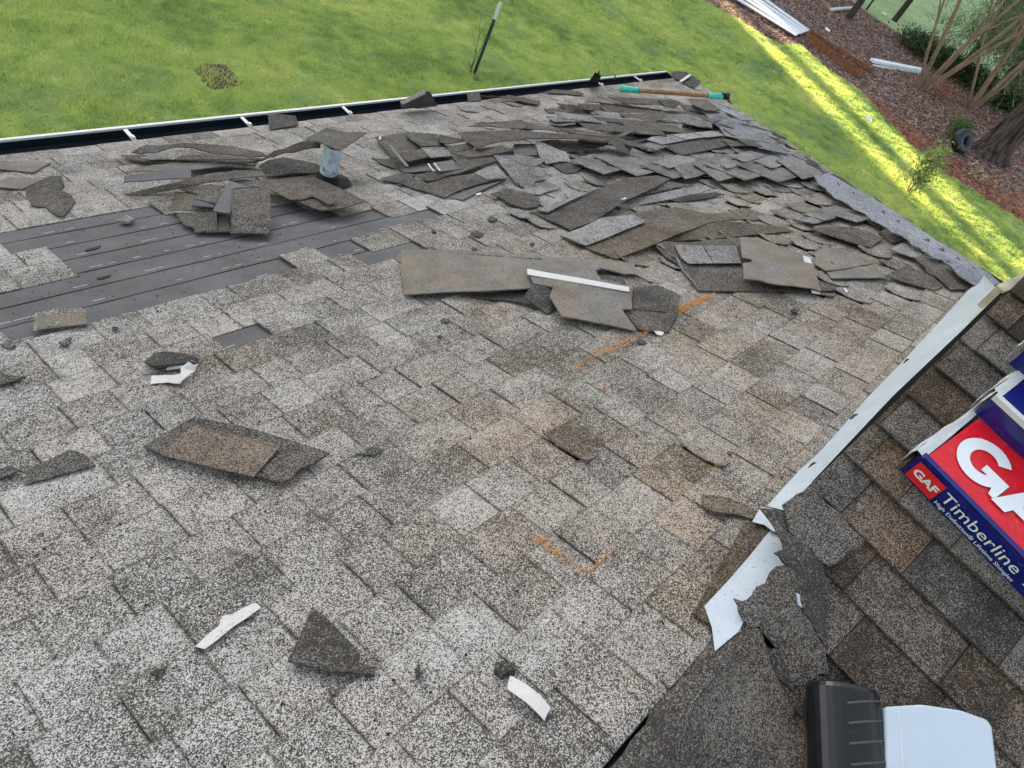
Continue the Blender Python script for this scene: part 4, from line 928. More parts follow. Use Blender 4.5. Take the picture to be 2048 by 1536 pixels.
piece(ZK, [(1130, 655, .08), (1180, 635, .08), (1195, 650, .078), (1150, 662, .075)], 'small white tape bit on the edge of the slanting shingle', mat='tape', cat='tape', name='tape_scrap', thick=.001)
piece(ZM, [(105, 165, .012), (200, 130, .02), (330, 70, .03), (520, -30, .04), (900, -90, .045), (1280, -140, .05), (1600, -70, .045), (1900, -60, .04), (2000, 0, .035), (1640, 15, .05), (1300, 130, .05), (1060, 235, .045), (840, 330, .03), (680, 402, .012), (420, 310, .02), (330, 255, .02), (230, 235, .015)],
      'large tan slanting shingle in the middle, nearest of the slanting ones', tint=(.62, 1.0), h=.03, sub=.06, mat='loose',
      kids=[(ZM, [(110, 163, .022), (330, 72, .04), (520, -25, .05), (860, -60, .055), (980, 20, .05), (640, 150, .045), (380, 255, .032), (320, 245, .03)], .04, 'worn', 'tab', (.52, .05))])
piece(ZM, [(1120, 222, .012), (1300, 140, .03), (1640, 10, .045), (1950, 20, .045), (2350, 60, .03), (2500, 110, .02), (2150, 145, .015), (1600, 195, .012)], 'tan wedge shaped shingle behind the tape backed one', mat='loose', tint=(.58, 1.0), h=.03)
piece(ZM, [(1040, 245, .02), (1180, 215, .035), (1420, 225, .04), (1660, 190, .04), (1910, 190, .04), (2300, 230, .035), (2480, 520, .03), (2950, 690, .02), (2980, 722, .012), (2040, 727, .012), (1515, 720, .012), (1400, 560, .02), (1300, 440, .025), (1180, 370, .03)],
      'wide dark shingle lying under the tape backed one', tint=(.45, .6), h=.03, sub=.07,
      kids=[(ZM, [(1275, 250, .046), (1560, 262, .048), (1670, 440, .040), (1420, 445, .036), (1340, 380, .04)], .04, 'worn', 'tab', (.5, .2)), (ZM, [(1570, 262, .05), (1900, 262, .05), (1960, 440, .042), (1680, 440, .042)], .04, 'worn', 'tab', (.35, .3))])
piece(ZI, [(1305, 487, .03), (1325, 485, .045), (1350, 510, .045), (1385, 560, .03), (1400, 583, .016), (1370, 545, .016), (1345, 512, .02)], 'folded pale shingle edge at the left of the wide dark one', mat='worn', tint=(.5, .3))
piece(ZN, [(627, 310, .06), (760, 305, .065), (1035, 415, .05), (1080, 430, .05), (1145, 662, .02), (1080, 645, .022), (860, 605, .05), (760, 575, .06), (655, 565, .06), (650, 480, .06), (710, 470, .06), (700, 455, .06), (640, 445, .06)],
      'upside down shingle with a white tape stripe along its right end', mat='back', tint=(.5, 1.0), h=.055, bow=.012,
      kids=[(ZN, [(1035, 415, .060), (1080, 430, .056), (1145, 660, .024), (1092, 650, .026)], .05, 'tape', 'release_tape')])
piece(ZO, [(150, 510, .02), (290, 500, .035), (420, 540, .035), (500, 600, .02), (350, 622, .03), (215, 635, .03), (150, 600, .02)], 'smooth brown strip end right of the white tape stripe', mat='back', tint=(.35, .5), h=.03)
piece(ZO, [(215, 640, .012), (500, 605, .03), (590, 665, .03), (590, 685, .02), (250, 682, .025)], 'second smooth strip below the brown strip end', mat='back', tint=(.4, .5), h=.02)
piece(ZO, [(120, 385, .035), (260, 370, .035), (365, 375, .035), (480, 495, .025), (400, 475, .03), (260, 430, .035)], 'dark lifted shingle with a pointed corner near the hip caps', mat='loose', tint=(.5, .4), h=.03)
piece(ZO, [(270, 425, .035), (365, 370, .045), (480, 400, .04), (565, 450, .02), (478, 497, .025)], 'grey tab overlapping the pointed dark shingle', mat='loose', tint=(.5, .4), h=.035)
piece(ZO, [(540, 405, .03), (580, 385, .04), (690, 440, .035), (680, 460, .02), (620, 468, .018)], 'short stack of thin tabs beside the hip caps', mat='loose', tint=(.4, .3), thick=.012)
piece(ZO, [(600, 510, .035), (680, 470, .035), (780, 500, .035), (810, 560, .02), (745, 556, .035)], 'grey tab above the ragged brown shingle', mat='worn', tint=(.4, .3), h=.03)
piece(ZO, [(750, 565, .03), (800, 540, .04), (920, 580, .045), (1040, 660, .035), (1105, 735, .02), (1100, 752, .015), (970, 755, .018), (910, 690, .03), (880, 672, .03), (835, 650, .035), (820, 620, .035)], 'ragged brown shingle beside the top of the flashing', mat='loose', tint=(.5, .7), h=.03)
piece(ZO, [(580, 665, .03), (710, 605, .04), (860, 670, .035), (925, 730, .02), (880, 757, .016), (790, 735, .02), (680, 705, .025)], 'flat brown shingle left of the ragged brown one', mat='loose', tint=(.5, .6), h=.03)
piece(ZO, [(925, 580, .045), (950, 575, .05), (1090, 680, .04), (1100, 712, .03), (1020, 660, .035)], 'thin dark shingle edge under the lowest hip cap', mat='loose', tint=(.35, .3))
piece(ZO, [(320, 740, .018), (340, 745, .018), (350, 765, .014), (340, 770, .014)], 'tiny white tape end at the right tip of the wide dark shingle', mat='tape', cat='tape', name='tape_scrap', thick=.001)
# strips in front (ZP)
piece(ZP, [(300, 235, .015), (560, 225, .02), (700, 250, .03), (640, 285, .02), (520, 258, .014)], 'dark edge of a shingle under the long smooth strip', tint=(.25, .1))
piece(ZP, [(45, 52, .02), (300, 50, .04), (640, 75, .045), (1030, 105, .02), (1045, 155, .016), (990, 155, .016), (890, 130, .03), (870, 140, .03), (890, 175, .03), (800, 195, .03), (620, 218, .03), (400, 225, .035), (60, 235, .02), (48, 150, .03)],
      'long smooth upside down shingle with a torn notch at its right end', mat='back', tint=(.45, .9), h=.035, bow=.016,
      kids=[(ZP, [(45, 50, .0245), (300, 48, .048), (640, 73, .055), (640, 79, .055), (300, 56, .049), (45, 58, .026)], .05, 'worn', 'folded_edge', (.4, 0))])
piece(ZP, [(570, 240, .05), (605, 190, .06), (690, 200, .055), (695, 290, .02), (665, 312, .012)], 'small dark square tab below the tape striped shingle', tint=(.3, 0), h=.03)
piece(ZP, [(580, 120, .055), (600, 125, .055), (1013, 200, .04), (1025, 295, .03), (980, 300, .03), (1045, 385, .012), (860, 358, .022), (725, 335, .03), (700, 290, .04), (675, 245, .05), (690, 205, .055), (605, 185, .06)],
      'upside down shingle with a white tape stripe along its upper edge', mat='back', tint=(.5, 1.0), h=.045, bow=.01,
      kids=[(ZP, [(580, 121, .066), (600, 124, .068), (1013, 199, .050), (1012, 218, .050), (800, 180, .062), (583, 146, .066)], .06, 'tape', 'release_tape')])
piece(ZP, [(1030, 200, .02), (1130, 190, .02), (1230, 230, .02), (1215, 310, .016), (1180, 388, .012), (1050, 378, .014), (990, 300, .02), (1025, 290, .02)], 'dark two tone shingle right of the tape striped one', tint=(.38, .4), h=.018,
      kids=[(ZP, [(1035, 205, .025), (1190, 235, .025), (1170, 305, .022), (1030, 290, .024)], .02, 'loose', 'tab', (.3, 0))])
piece(ZP, [(1115, 382, .012), (1160, 390, .012), (1150, 405, .01), (1130, 400, .01)], 'white tape corner showing below the dark two tone shingle', mat='tape', cat='tape', name='tape_scrap', thick=.001, h=.012)
piece(ZP, [(880, 140, .022), (985, 155, .02), (1000, 185, .018), (890, 178, .02)], 'dark grey tab seen through the torn notch', tint=(.4, .1), h=.02)
for i, (px, py, s_) in enumerate([(955, 467, 14), (985, 437, 10), (948, 497, 6), (868, 462, 5), (1065, 487, 5), (890, 640, 9), (1283, 683, 10), (1590, 620, 9), (880, 672, 6), (745, 898, 9), (230, 655, 7), (1460, 905, 6)]):
    piece(ZI, [(px-s_, py, .016), (px-s_*.2, py-s_*.5, .02), (px+s_, py-s_*.05, .016), (px+s_*.4, py+s_*.5, .012), (px-s_*.5, py+s_*.4, .012)], ['small dark chip above the long smooth strip', 'chip just below the front tip of the middle pile', 'tiny chip between the stripped band and the long smooth strip', 'tiny chip above the stripped band end', 'tiny chip above the tan slanting shingle', 'dark chip below the long smooth strip', 'dark chip beside the white tape corner', 'flat chip below the tape backed shingle', 'tiny chip below and left of the long smooth strip', 'dark chip right of the big curled piece', 'tiny chip under the squarish tab', 'tiny chip above the brown tapered flap'][i], tint=(.3, .1), group='small chips scattered on the slope', name='shingle_chip', cat='chip')

for (px, py, sz, lab) in ((1816, 722, 9, 'uppermost grey scrap stuck on the white flashing'), (1712, 833, 12, 'middle grey scrap stuck on the white flashing'), (1630, 932, 14, 'lowest grey scrap stuck on the white flashing')):
    piece(ZI, [(px-sz, py+2, .04), (px-sz*.5, py-sz*.4, .044), (px+sz*.2, py-sz*.5, .044), (px+sz, py-2, .04), (px+sz*.4, py+sz*.5, .036), (px-sz*.2, py+sz*.3, .036)], lab, mat='loose', tint=(.45, .4), name='shingle_chip', cat='chip', sub=.01, rag=.0015)
# --- hip caps
outer = [(1656, 346), (1700, 372), (1745, 396), (1790, 424), (1835, 455), (1875, 482), (1915, 505), (1955, 530), (1992, 560)]
inner = [(1621, 347), (1652, 382), (1690, 406), (1725, 425), (1762, 450), (1806, 474), (1842, 500), (1886, 524), (1948, 572)]
for i in range(len(outer)-1, 0, -1):
    o0, o1, n0, n1 = (np.array(q, float) for q in (outer[i-1], outer[i], inner[i-1], inner[i]))
    d_ = (o1-o0)*.35
    hh = .055+.004*(i % 2)
    pts = [(*n0, hh), (*((n0+o0)/2), hh+.02), (*o0, hh-.02), (*(o1+d_*.6), hh-.045), (*((n1+o1)/2+d_*.5), hh-.006), (*(n1+d_*.6), hh-.02), (*(n1*.5+n0*.5+[-1, 3]), hh-.004)]
    lab = {8: 'lowest blue grey hip cap, touching the top of the flashing', 1: 'highest blue grey hip cap with a sharp pointed end'}.get(i, ORD[8-i]+' blue grey hip cap up from the flashing')
    piece(ZI, pts, lab, mat='cap', tint=(.5, 0), group='hip caps lying along the hip', name='hip_cap', cat='hip cap', sub=.04, rag=.002)
for i in range(10):
    t = i/10; x = 1660+300*t; y = 385+(572-385)*t-4
    piece(ZI, [(x-26, y-10, .04), (x+18, y-16, .045), (x+30, y+20, .03), (x+4, y+12, .025)], ORD[i]+' thin dark cap edge from the top, tucked under the hip caps', tint=(.3, .2), group='cap edges under the hip caps', sub=.05)
# black membrane drooping over the hip
piece(ZL, [(980, 235, .01), (1060, 240, .05), (1250, 300, .05), (1330, 370, .04), (1400, 455, .03), (1250, 420, .015), (1100, 330, .01)], 'black ragged membrane flap hanging over the hip', mat='tar', tint=(.1, 0), cat='membrane', name='membrane_scrap', h=.03, ripple=.01)
piece(ZL, [(1400, 450, .03), (1480, 450, .04), (1600, 520, .03), (1720, 610, .02), (1600, 570, .01)], 'thin black membrane edge behind the first hip cap', mat='tar', tint=(.1, 0), cat='membrane', name='membrane_scrap')
piece(ZL, [(1700, 655, .03), (1780, 680, .03), (1850, 740, .02), (1760, 700, .02)], 'small black membrane point behind the second hip cap', mat='tar', tint=(.1, 0), cat='membrane', name='membrane_scrap')

# --- torn shingles at the valley end (lower right)
SC = 'torn shingle'
vp = [
 ([(640, 262, .035), (780, 175, .03), (1000, 400, .027), (1040, 440, .026), (870, 560, .026), (680, 400, .035)], 'blue grey torn shingle at the lower end of the flashing', 'brown', .03, (.62, 0)),
 ([(530, 280, .06), (640, 295, .055), (665, 400, .045), (840, 520, .02), (850, 780, .012), (860, 960, .012), (740, 770, .03), (700, 600, .04), (650, 540, .05), (640, 440, .055), (590, 350, .06)], 'twisted black shingle strip hanging down beside the torn flashing', 'loose', .04, (.2, 0)),
 ([(600, 495, .035), (640, 480, .045), (670, 560, .04), (640, 540, .035)], 'small dark scrap on the white metal beside the twisted strip', 'loose', .04, (.3, .2)),
 ([(515, 660, .06), (560, 640, .06), (610, 560, .055), (690, 575, .045), (740, 760, .02), (800, 880, .014), (850, 960, .012), (870, 1080, .012), (700, 1140, .012), (600, 950, .015), (535, 870, .035), (520, 790, .05)], 'large brown torn flap at the foot of the flashing', 'loose', .04, (.5, .5)),
 ([(405, 715, .075), (470, 720, .07), (520, 660, .065), (540, 760, .06), (530, 850, .05), (480, 850, .055), (430, 780, .07)], 'grey ragged shingle tongue lying on the white metal', 'loose', .06, (.5, .2)),
 ([(530, 820, .05), (570, 850, .05), (630, 945, .03), (590, 920, .035), (555, 890, .04)], 'curled ragged edge below the grey tongue', 'loose', .04, (.3, .3)),
 ([(550, 940, .018), (620, 960, .02), (700, 1130, .014), (690, 1160, .012), (600, 1080, .012)], 'narrow dark wedge beside the large brown flap', 'loose', .015, (.25, .1)),
 ([(440, 830, '.012'), (540, 870, .035), (600, 1080, .015), (700, 1250, .01), (760, 1700, .01), (330, 1700, .03), (200, 1270, '.008'), (340, 1050, '.01')], 'wide flat old shingle at the bottom of the valley', 'loose', .015, (.55, .7)),
 ([(-130, 1470, '.018'), (50, 1205, '.018'), (290, 975, '.016'), (440, 890, '.018'), (445, 950, '.02'), (240, 1180, '.022'), (200, 1260, '.02'), (60, 1520, '.02'), (-60, 1720, '.02'), (-380, 1720, '.018')], 'long dark folded strip along the valley edge', 'loose', .045, (.3, .1)),
 ([(200, 1255, '.014'), (345, 1540, .035), (440, 1720, .03), (-80, 1720, '.012')], 'flat dark shingle in the bottom corner of the valley', 'loose', .03, (.45, .3)),
 ([(300, 850, '.006'), (420, 930, '.004'), (200, 1190, '.004'), (0, 1290, '.006'), (0, 1100, '.005'), (180, 960, '.006')], 'brown stained shingle edging the valley left of the torn flashing', 'loose', .01, (.62, .9)),
 ([(705, 690, .04), (725, 700, .04), (735, 760, .03), (715, 745, .034)], 'tiny blue white metal glint in the brown flap', 'metal', .05, (.5, 0)),
]
for i, (pts, lab, m, h, t) in enumerate(vp):
    pts = [q if len(q) < 3 or isinstance(q[2], str) else (q[0], q[1], max(q[2], .0)+.012) for q in pts]
    piece(ZE, pts, lab, mat=m, h=h, tint=t, pl=P2, name='torn_shingle', cat=SC, rag=.0026, sub=.025, ripple=.0015)

# ------------------------------------------------------------------ roofing shovel
def seg(pa, pb, r0, r1, name, mat, root, n=14):
    mb = MB(); mb.tube([pa, pb], [r0, r1], n); link(name, mesh(name, mb.v, mb.f, np.array(root.location), smooth=False), mat, root)
ta = P1.p(*P1.at(1240, 177, .07)); tb = P1.p(*P1.at(1278, 181, .08)); tc = P1.p(*P1.at(1415, 191, .10)); td = P1.p(*P1.at(1444, 192, .10)); te = P1.p(*P1.at(1455, 192, .10))
tool = empty('roofing_shovel', ta); tag(tool, 'roofing shovel with teal grip and wooden handle lying on the heap near the hip', 'shovel')
seg(ta, tb, .026, .024, 'grip', M['teal'], tool)
seg(tb, tc, .017, .017, 'handle', M['handle'], tool)
seg(tc, td, .021, .023, 'socket', M['teal'], tool)
seg(td, te, .024, .03, 'neck', M['steel'], tool)
bl = [P1.p(*P1.at(*q)) for q in ((1443, 184, .13), (1449, 187, .13), (1463, 209, .04), (1456, 204, .04))]
ax_ = nrm(tc-ta); mb = MB(); mb.add([*bl, *(p+ax_*.006 for p in bl)], [(0, 1, 2, 3), (7, 6, 5, 4), (0, 4, 5, 1), (1, 5, 6, 2), (2, 6, 7, 3), (3, 7, 4, 0)])
link('blade', mesh('blade', mb.v, mb.f, ta), M['steel'], tool)

# ------------------------------------------------------------------ shingle bundles
def bundle(cu, cv, lift, tilt, label, top, Wd=.335, Ln=1.0, Ht=.085, yaw=0.0):
    """cu, cv: near left bottom corner on the brown roof; width climbs the slope, length runs away along -v"""
    o0 = P2.p(cu, cv, lift)
    L_ = -(P2.ev*math.cos(yaw)+P2.eu*math.sin(yaw)); L_ = -(P2.ev*math.cos(yaw)-P2.eu*math.sin(yaw)); 
    W0 = np.cross(L_, P2.n)*-1
    if W0 @ P2.eu < 0: W0 = -W0
    W_ = nrm(W0*math.cos(tilt)+P2.n*math.sin(tilt)); N_ = nrm(np.cross(L_, W_)); 
    if N_ @ P2.n < 0: N_ = -N_
    root = empty('shingle_bundle', o0); tag(root, label, 'bundle', 'shingle bundles stacked on the brown roof')
    def lp(l, w_, n): return o0+L_*l+W_*w_+N_*n
    bm = bmesh.new()
    ns, nw = 14, 6
    # wrapped body: slightly uneven box
    def grid(fn, nu, nv):
        vv = [[bm.verts.new(fn(i/nu, j/nv)) for j in range(nv+1)] for i in range(nu+1)]
        for i in range(nu):
            for j in range(nv): bm.faces.new((vv[i][j], vv[i+1][j], vv[i+1][j+1], vv[i][j+1]))
    rnd = random.Random(hash(label) % 1000)
    def wob(): return rnd.uniform(-.0012, .0012)
    def toph(a): return Ht-.004*math.sin(a*3.14)
    def mk(name, fn, nu, nv, mat):
        nonlocal bm
        bm = bmesh.new(); grid(fn, nu, nv); me = bpy.data.meshes.new(name); bmesh.ops.recalc_face_normals(bm, faces=bm.faces); bm.to_mesh(me); bm.free()
        me.transform(Matrix.Translation(-Vector(o0))); return link(name, me, mat, root)
    rim = .012
    mk('wrapper_top', lambda a, b: tuple(lp(rim+(Ln-2*rim)*a, .004+(Wd-.008)*b, toph(a)+wob()*.6)), 20, 8, M[top])
    mk('wrapper_side', lambda a, b: tuple(lp(Ln*a, -.003*math.sin(b*3.14)+wob()*.5, (Ht-.001)*b)), 20, 3, M['blue'])
    mk('wrapper_back', lambda a, b: tuple(lp(Ln*a, Wd, Ht*b)), 4, 2, M['blue'])
    mk('wrapper_base', lambda a, b: tuple(lp(Ln*a, Wd*b, 0.001)), 2, 2, M['film'])
    mk('end_film', lambda a, b: tuple(lp(-.012-.007*max(0, math.sin(b*3.14))**.6*(.6+.4*math.sin(a*7))+rnd.uniform(-.002, .002), Wd*a, (Ht+.003)*b+.0)), 14, 6, M['film'])
    mk('film_fold', lambda a, b: tuple(lp(-.012+(.016+.006*math.cos(a*3.1))*b, Wd*a, toph(0)+.004-.003*b+rnd.uniform(-.001, .001))), 16, 3, M['film'])
    mk('end_film', lambda a, b: tuple(lp(Ln+.012, Wd*a, Ht*b)), 4, 2, M['film'])
    return root, lp, toph, W_, N_, L_
c0 = P2.at(1797, 944, .012)
# yaw so that the long edge follows the photograph
cE = P2.at(2048, 1203, .012)
yaw = math.atan2((cE[0]-c0[0]), -(cE[1]-c0[1]))
b1 = bundle(c0[0], c0[1], .018, 0.0, 'lowest shingle bundle with a bright red top and GAF lettering', 'red', yaw=yaw)
def fit_off(lift, px, py):
    best = (1e9, 0, 0)
    for du in np.arange(.1, 1.2, .004):
        for dv in np.arange(-.15, .15, .004):
            x, y = project(P2.p(c0[0]+du, c0[1]+dv, lift)); e = math.hypot(x-px, y-py)
            if e < best[0]: best = (e, du, dv)
    print('bundle offset', best); return best[1:]
f2 = fit_off(.103, 1949, 826); f3 = fit_off(.185, 2018, 728)
b2_ = bundle(c0[0]+f2[0], c0[1]+f2[1], .103, -.02, 'second shingle bundle, blue wrapped, resting on the red topped one', 'blue', yaw=yaw)
b3_ = bundle(c0[0]+f3[0], c0[1]+f3[1], .185, -.03, 'uppermost shingle bundle, blue wrapped, at the right edge', 'blue', yaw=yaw)
def flat_on(root, lp, polys, name, mat, n0, thick=.0006, wob=False):
    mb = MB(); org = np.array(root.location)
    for poly in polys:
        top = [lp(l, w_, n0+thick) for l, w_ in poly]
        r = delaunay_2d_cdt([Vector(q) for q in poly], [], [list(range(len(poly)))], 1, 1e-7)
        mb.add([lp(q.x, q.y, n0+thick) for q in r[0]], [tuple(f) for f in r[2]])
    return link(name, mesh(name, mb.v, mb.f, org), M[mat], root)
root, lp, toph, W_, N_, L_ = b1
TH = .087
# blue border at the far side of the red top, blue strip at the near edge
flat_on(root, lp, [[(.004, .222), (1.0, .222), (1.0, .334), (.012, .334)]], 'blue_band', 'blue', TH)
flat_on(root, lp, [[(.004, .0), (1.0, .0), (1.0, .010), (.004, .014)]], 'blue_edge', 'blue', TH)
# letters G A F: up is +w, reading direction +l
def arc(cx, cy, rx, ry, a0, a1, n): return [(cx+rx*math.cos(math.radians(a)), cy+ry*math.sin(math.radians(a))) for a in np.linspace(a0, a1, n)]
def letG(x, y, s_):
    o_ = arc(.5, .5, .5, .5, 40, 322, 26); i_ = arc(.5, .5, .24, .24, 318, 48, 20)
    poly = o_+[(.93, .04), (1.06, .04), (1.06, .5), (.56, .5), (.56, .33), (.74, .33)]+arc(.5, .5, .26, .26, 318, 42, 18)
    return [(x+a*s_, y+b*s_) for a, b in poly]
def letA(x, y, s_):
    return [[(x+a*s_, y+b*s_) for a, b in p] for p in ([(0, 0), (.30, 0), (.36, .17), (.62, .17), (.56, .36), (.43, .36), (.55, .74), (.55, 1), (.40, 1)], [(.55, 1), (.55, .74), (.80, 0), (1.12, 0), (.74, 1)])]
def letF(x, y, s_): return [(x+a*s_, y+b*s_) for a, b in [(0, 0), (.3, 0), (.3, .38), (.75, .38), (.75, .6), (.3, .6), (.3, .78), (.85, .78), (.85, 1), (0, 1)]]
s_ = .122
wl = .050
g = letG(.030, wl, s_)
flat_on(root, lp, [g], 'printed_letter', 'print', TH)
for pz in letA(.030+s_*1.02, wl, s_): flat_on(root, lp, [pz], 'printed_letter', 'print', TH)
flat_on(root, lp, [letF(.030+s_*2.2, wl, s_)], 'printed_letter', 'print', TH)
# diamonds
def diamond(root, lp, cl, cw, sx, sy, n0, txt):
    flat_on(root, lp, [[(cl-sx, cw), (cl, cw-sy), (cl+sx, cw), (cl, cw+sy)]], 'diamond_label', 'print', n0)
    flat_on(root, lp, [[(cl-sx*.86, cw), (cl, cw-sy*.86), (cl+sx*.86, cw), (cl, cw+sy*.86), (cl, cw+sy*.80), (cl+sx*.80, cw), (cl, cw-sy*.80), (cl-sx*.80, cw)]], 'diamond_rule', 'inkdark', n0+.0008)
    flat_on(root, lp, [[(cl-.005, cw+.005), (cl+.005, cw+.005), (cl+.005, cw+.014), (cl-.005, cw+.014)]], 'red_square', 'patchred', n0+.0008)
    for k_, t_ in enumerate(txt.split('|')): text(root, lp, t_, cl, cw-.002-k_*.006, .0062, n0+.0012, M['inkdark'], align='CENTER')
def text(root, lp, body, l, w_, size, n0, mat, align='LEFT', side=False, offset=0.0, shear=0.0, sx=1.0):
    cu = bpy.data.curves.new('printed_text', 'FONT'); cu.body = body; cu.size = size; cu.align_x = align; cu.offset = offset; cu.shear = shear
    cu.resolution_u = 3; cu.fill_mode = 'BOTH' if hasattr(cu, 'fill_mode') else cu.fill_mode
    cu.materials.append(mat); o = bpy.data.objects.new('printed_text', cu); COL.objects.link(o); o.parent = root
    if side: p0 = lp(l, -.0055, w_); X_, Y_ = L_, N_; Zd = np.cross(X_, Y_)
    else: p0 = lp(l, w_, n0); X_, Y_ = L_, W_; Zd = np.cross(X_, Y_)
    m = Matrix((X_*sx, Y_, Zd)).transposed().to_4x4(); m.translation = Vector(p0-np.array(root.location)); o.matrix_basis = m
    return o
diamond(root, lp, .075, .252, .024, .027, TH+.001, 'STAINGUARD|PLUS')
diamond(root, lp, .125, .252, .024, .027, TH+.001, 'ADVANTAGE|LIFETIME')
diamond(root, lp, .175, .252, .024, .027, TH+.001, 'STAINGUARD|PLUS')
# side print
def sidequad(name, mat, l0, l1, n0, n1, off=-.0048):
    mb = MB(); mb.add([lp(l0, off, n0), lp(l1, off, n0), lp(l1, off, n1), lp(l0, off, n1)], [(0, 1, 2, 3)]); return link(name, mesh(name, mb.v, mb.f, np.array(root.location)), M[mat], root)
sidequad('red_patch', 'patchred', .012, .086, .010, .076)
text(root, lp, 'GAF', .018, .032, .034, 0, M['print'], side=True, offset=.0012, sx=1.0)
text(root, lp, 'Timberline', .094, .036, .050, 0, M['print'], side=True, sx=.93)
text(root, lp, 'HD', .318, .036, .050, 0, M['print'], side=True, offset=.002, shear=.3, sx=1.2)
text(root, lp, 'High Definition\u00ae Lifetime Shingles', .094, .014, .0165, 0, M['print'], side=True, offset=.0001, sx=.93)
for rt in (b2_, b3_):
    r2, lp2 = rt[0], rt[1]
    for l0 in (.03, .11, .19):
        diamond(r2, lp2, l0+.05, .09, .038, .042, TH+.001, 'STAINGUARD|PLUS')
    mb = MB(); mb.box((lp2(.5, -.004, .078)), L_*.5, W_*.006, N_*.008); link('white_lip', mesh('white_lip', mb.v, mb.f, np.array(r2.location)), M['film'], r2)
r2, lp2 = b2_[0], b2_[1]
flat_on(r2, lp2, [[(.13, .13), (.15, .11), (.22, .10), (.3, .13), (.26, .17), (.18, .17)]], 'torn_hole', 'inkdark', TH+.002)

# ------------------------------------------------------------------ rubber roll and white case at the bottom edge
def img_dir(pl, x, y, dx, dy, h):
    a = pl.p(*pl.at(x, y, h)); b = pl.p(*pl.at(x+dx, y+dy, h)); return nrm(b-a)
h0 = .07
ra_ = P2.p(*P2.at(1690, 1372, h0)); dr = img_dir(P2, 1690, 1372, 6, 100, h0); rw = nrm(np.cross(dr, P2.n)); 
roll = empty('rubber_roll', ra_); tag(roll, 'black ribbed rubber roll with raised chevrons at the bottom edge', 'rubber roll')
W2 = .066
prof = []
for a in np.linspace(0, 2*math.pi, 33)[:-1]:
    c_, s__ = math.cos(a), math.sin(a); sq = 1/max(1e-6, (abs(c_)**2.3+abs(s__)**2.3)**(1/2.3)); prof.append((W2*c_*sq, .05*s__*sq))
rings = [(0.0, .86, -.004), (.004, .95, 0), (.012, 1.0, 0), (.42, 1.04, 0)]
mb = MB(); vs = []; n = len(prof)
for (l, sc, dz) in rings: vs += [ra_+dr*l+rw*(a*sc)+P2.n*(b*sc-.012+dz) for a, b in prof]
fs = [(i*n+j, i*n+(j+1) % n, (i+1)*n+(j+1) % n, (i+1)*n+j) for i in range(len(rings)-1) for j in range(n)]+[tuple(range(n-1, -1, -1)), tuple((len(rings)-1)*n+j for j in range(n))]
mb.add(vs, fs); link('body', mesh('body', mb.v, mb.f, ra_, smooth=False), M['rubber'], roll)
sgn = 1 if (project(ra_+rw*.05)[0] > project(ra_)[0]) else -1
for k_ in range(7):
    l = .035+k_*.034; mb = MB(); pts = []
    for t in np.linspace(-.25, .93, 9):
        a = W2*t*sgn; ll = l-.018*t
        zz = .05*(max(0, 1-abs(t)**2.3))**(1/2.3)-.012
        pts.append(ra_+dr*ll+rw*a+P2.n*(zz+.0006))
    mb.tube(pts, .0022, 6); link('chevron', mesh('chevron', mb.v, mb.f, ra_), M['ridge'], roll)
mb = MB(); rq = random.Random(5)
for k_ in range(90):
    t = rq.uniform(-.9, .95); l = rq.uniform(.01, .25); zz = .05*(max(0, 1-abs(t)**2.3))**(1/2.3)-.0115; r = rq.uniform(.0006, .0018)
    c_ = ra_+dr*l+rw*(W2*t*sgn)+P2.n*zz
    mb.add([c_+dr*r, c_+rw*r, c_-dr*r, c_-rw*r, c_+P2.n*r*.9], [(0, 1, 4), (1, 2, 4), (2, 3, 4), (3, 0, 4), (3, 2, 1, 0)])
o = link('water_drops', mesh('water_drops', mb.v, mb.f, ra_), M['ridge'], roll); o['kind'] = 'stuff'
# white case
wc = [(1771, 1413), (1845, 1408), (1925, 1420), (1975, 1438), (1986, 1452), (2003, 1600), (2010, 1720), (1776, 1720)]
case = empty('white_case', P2.p(*P2.at(1880, 1480, .05))); tag(case, 'white plastic case with rounded corners beside the rubber roll', 'case')
CL = np.array(case.location)
pl = P2; hh = .095
bm = bmesh.new(); tv = [bm.verts.new(pl.p(*pl.at(x, y, hh))-CL) for x, y in wc]
f_ = bm.faces.new(tv); r_ = bmesh.ops.extrude_face_region(bm, geom=[f_]); ev_ = [q for q in r_['geom'] if isinstance(q, bmesh.types.BMVert)]
bmesh.ops.translate(bm, verts=ev_, vec=Vector(-pl.n*.085)); bmesh.ops.recalc_face_normals(bm, faces=bm.faces)
bmesh.ops.bevel(bm, geom=list(bm.edges), offset=.006, segments=3, affect='EDGES', profile=.5)
me = bpy.data.meshes.new('shell'); bm.to_mesh(me); bm.free(); link('shell', me, M['plastic'], case)
mb = MB(); mb.tube([pl.p(*pl.at(x, y, hh+.0005)) for x, y in ((1797, 1420), (1802, 1470), (1806, 1540), (1810, 1700))], .0012, 6); link('seam_bead', mesh('seam_bead', mb.v, mb.f, CL), M['gutwhite'], case)

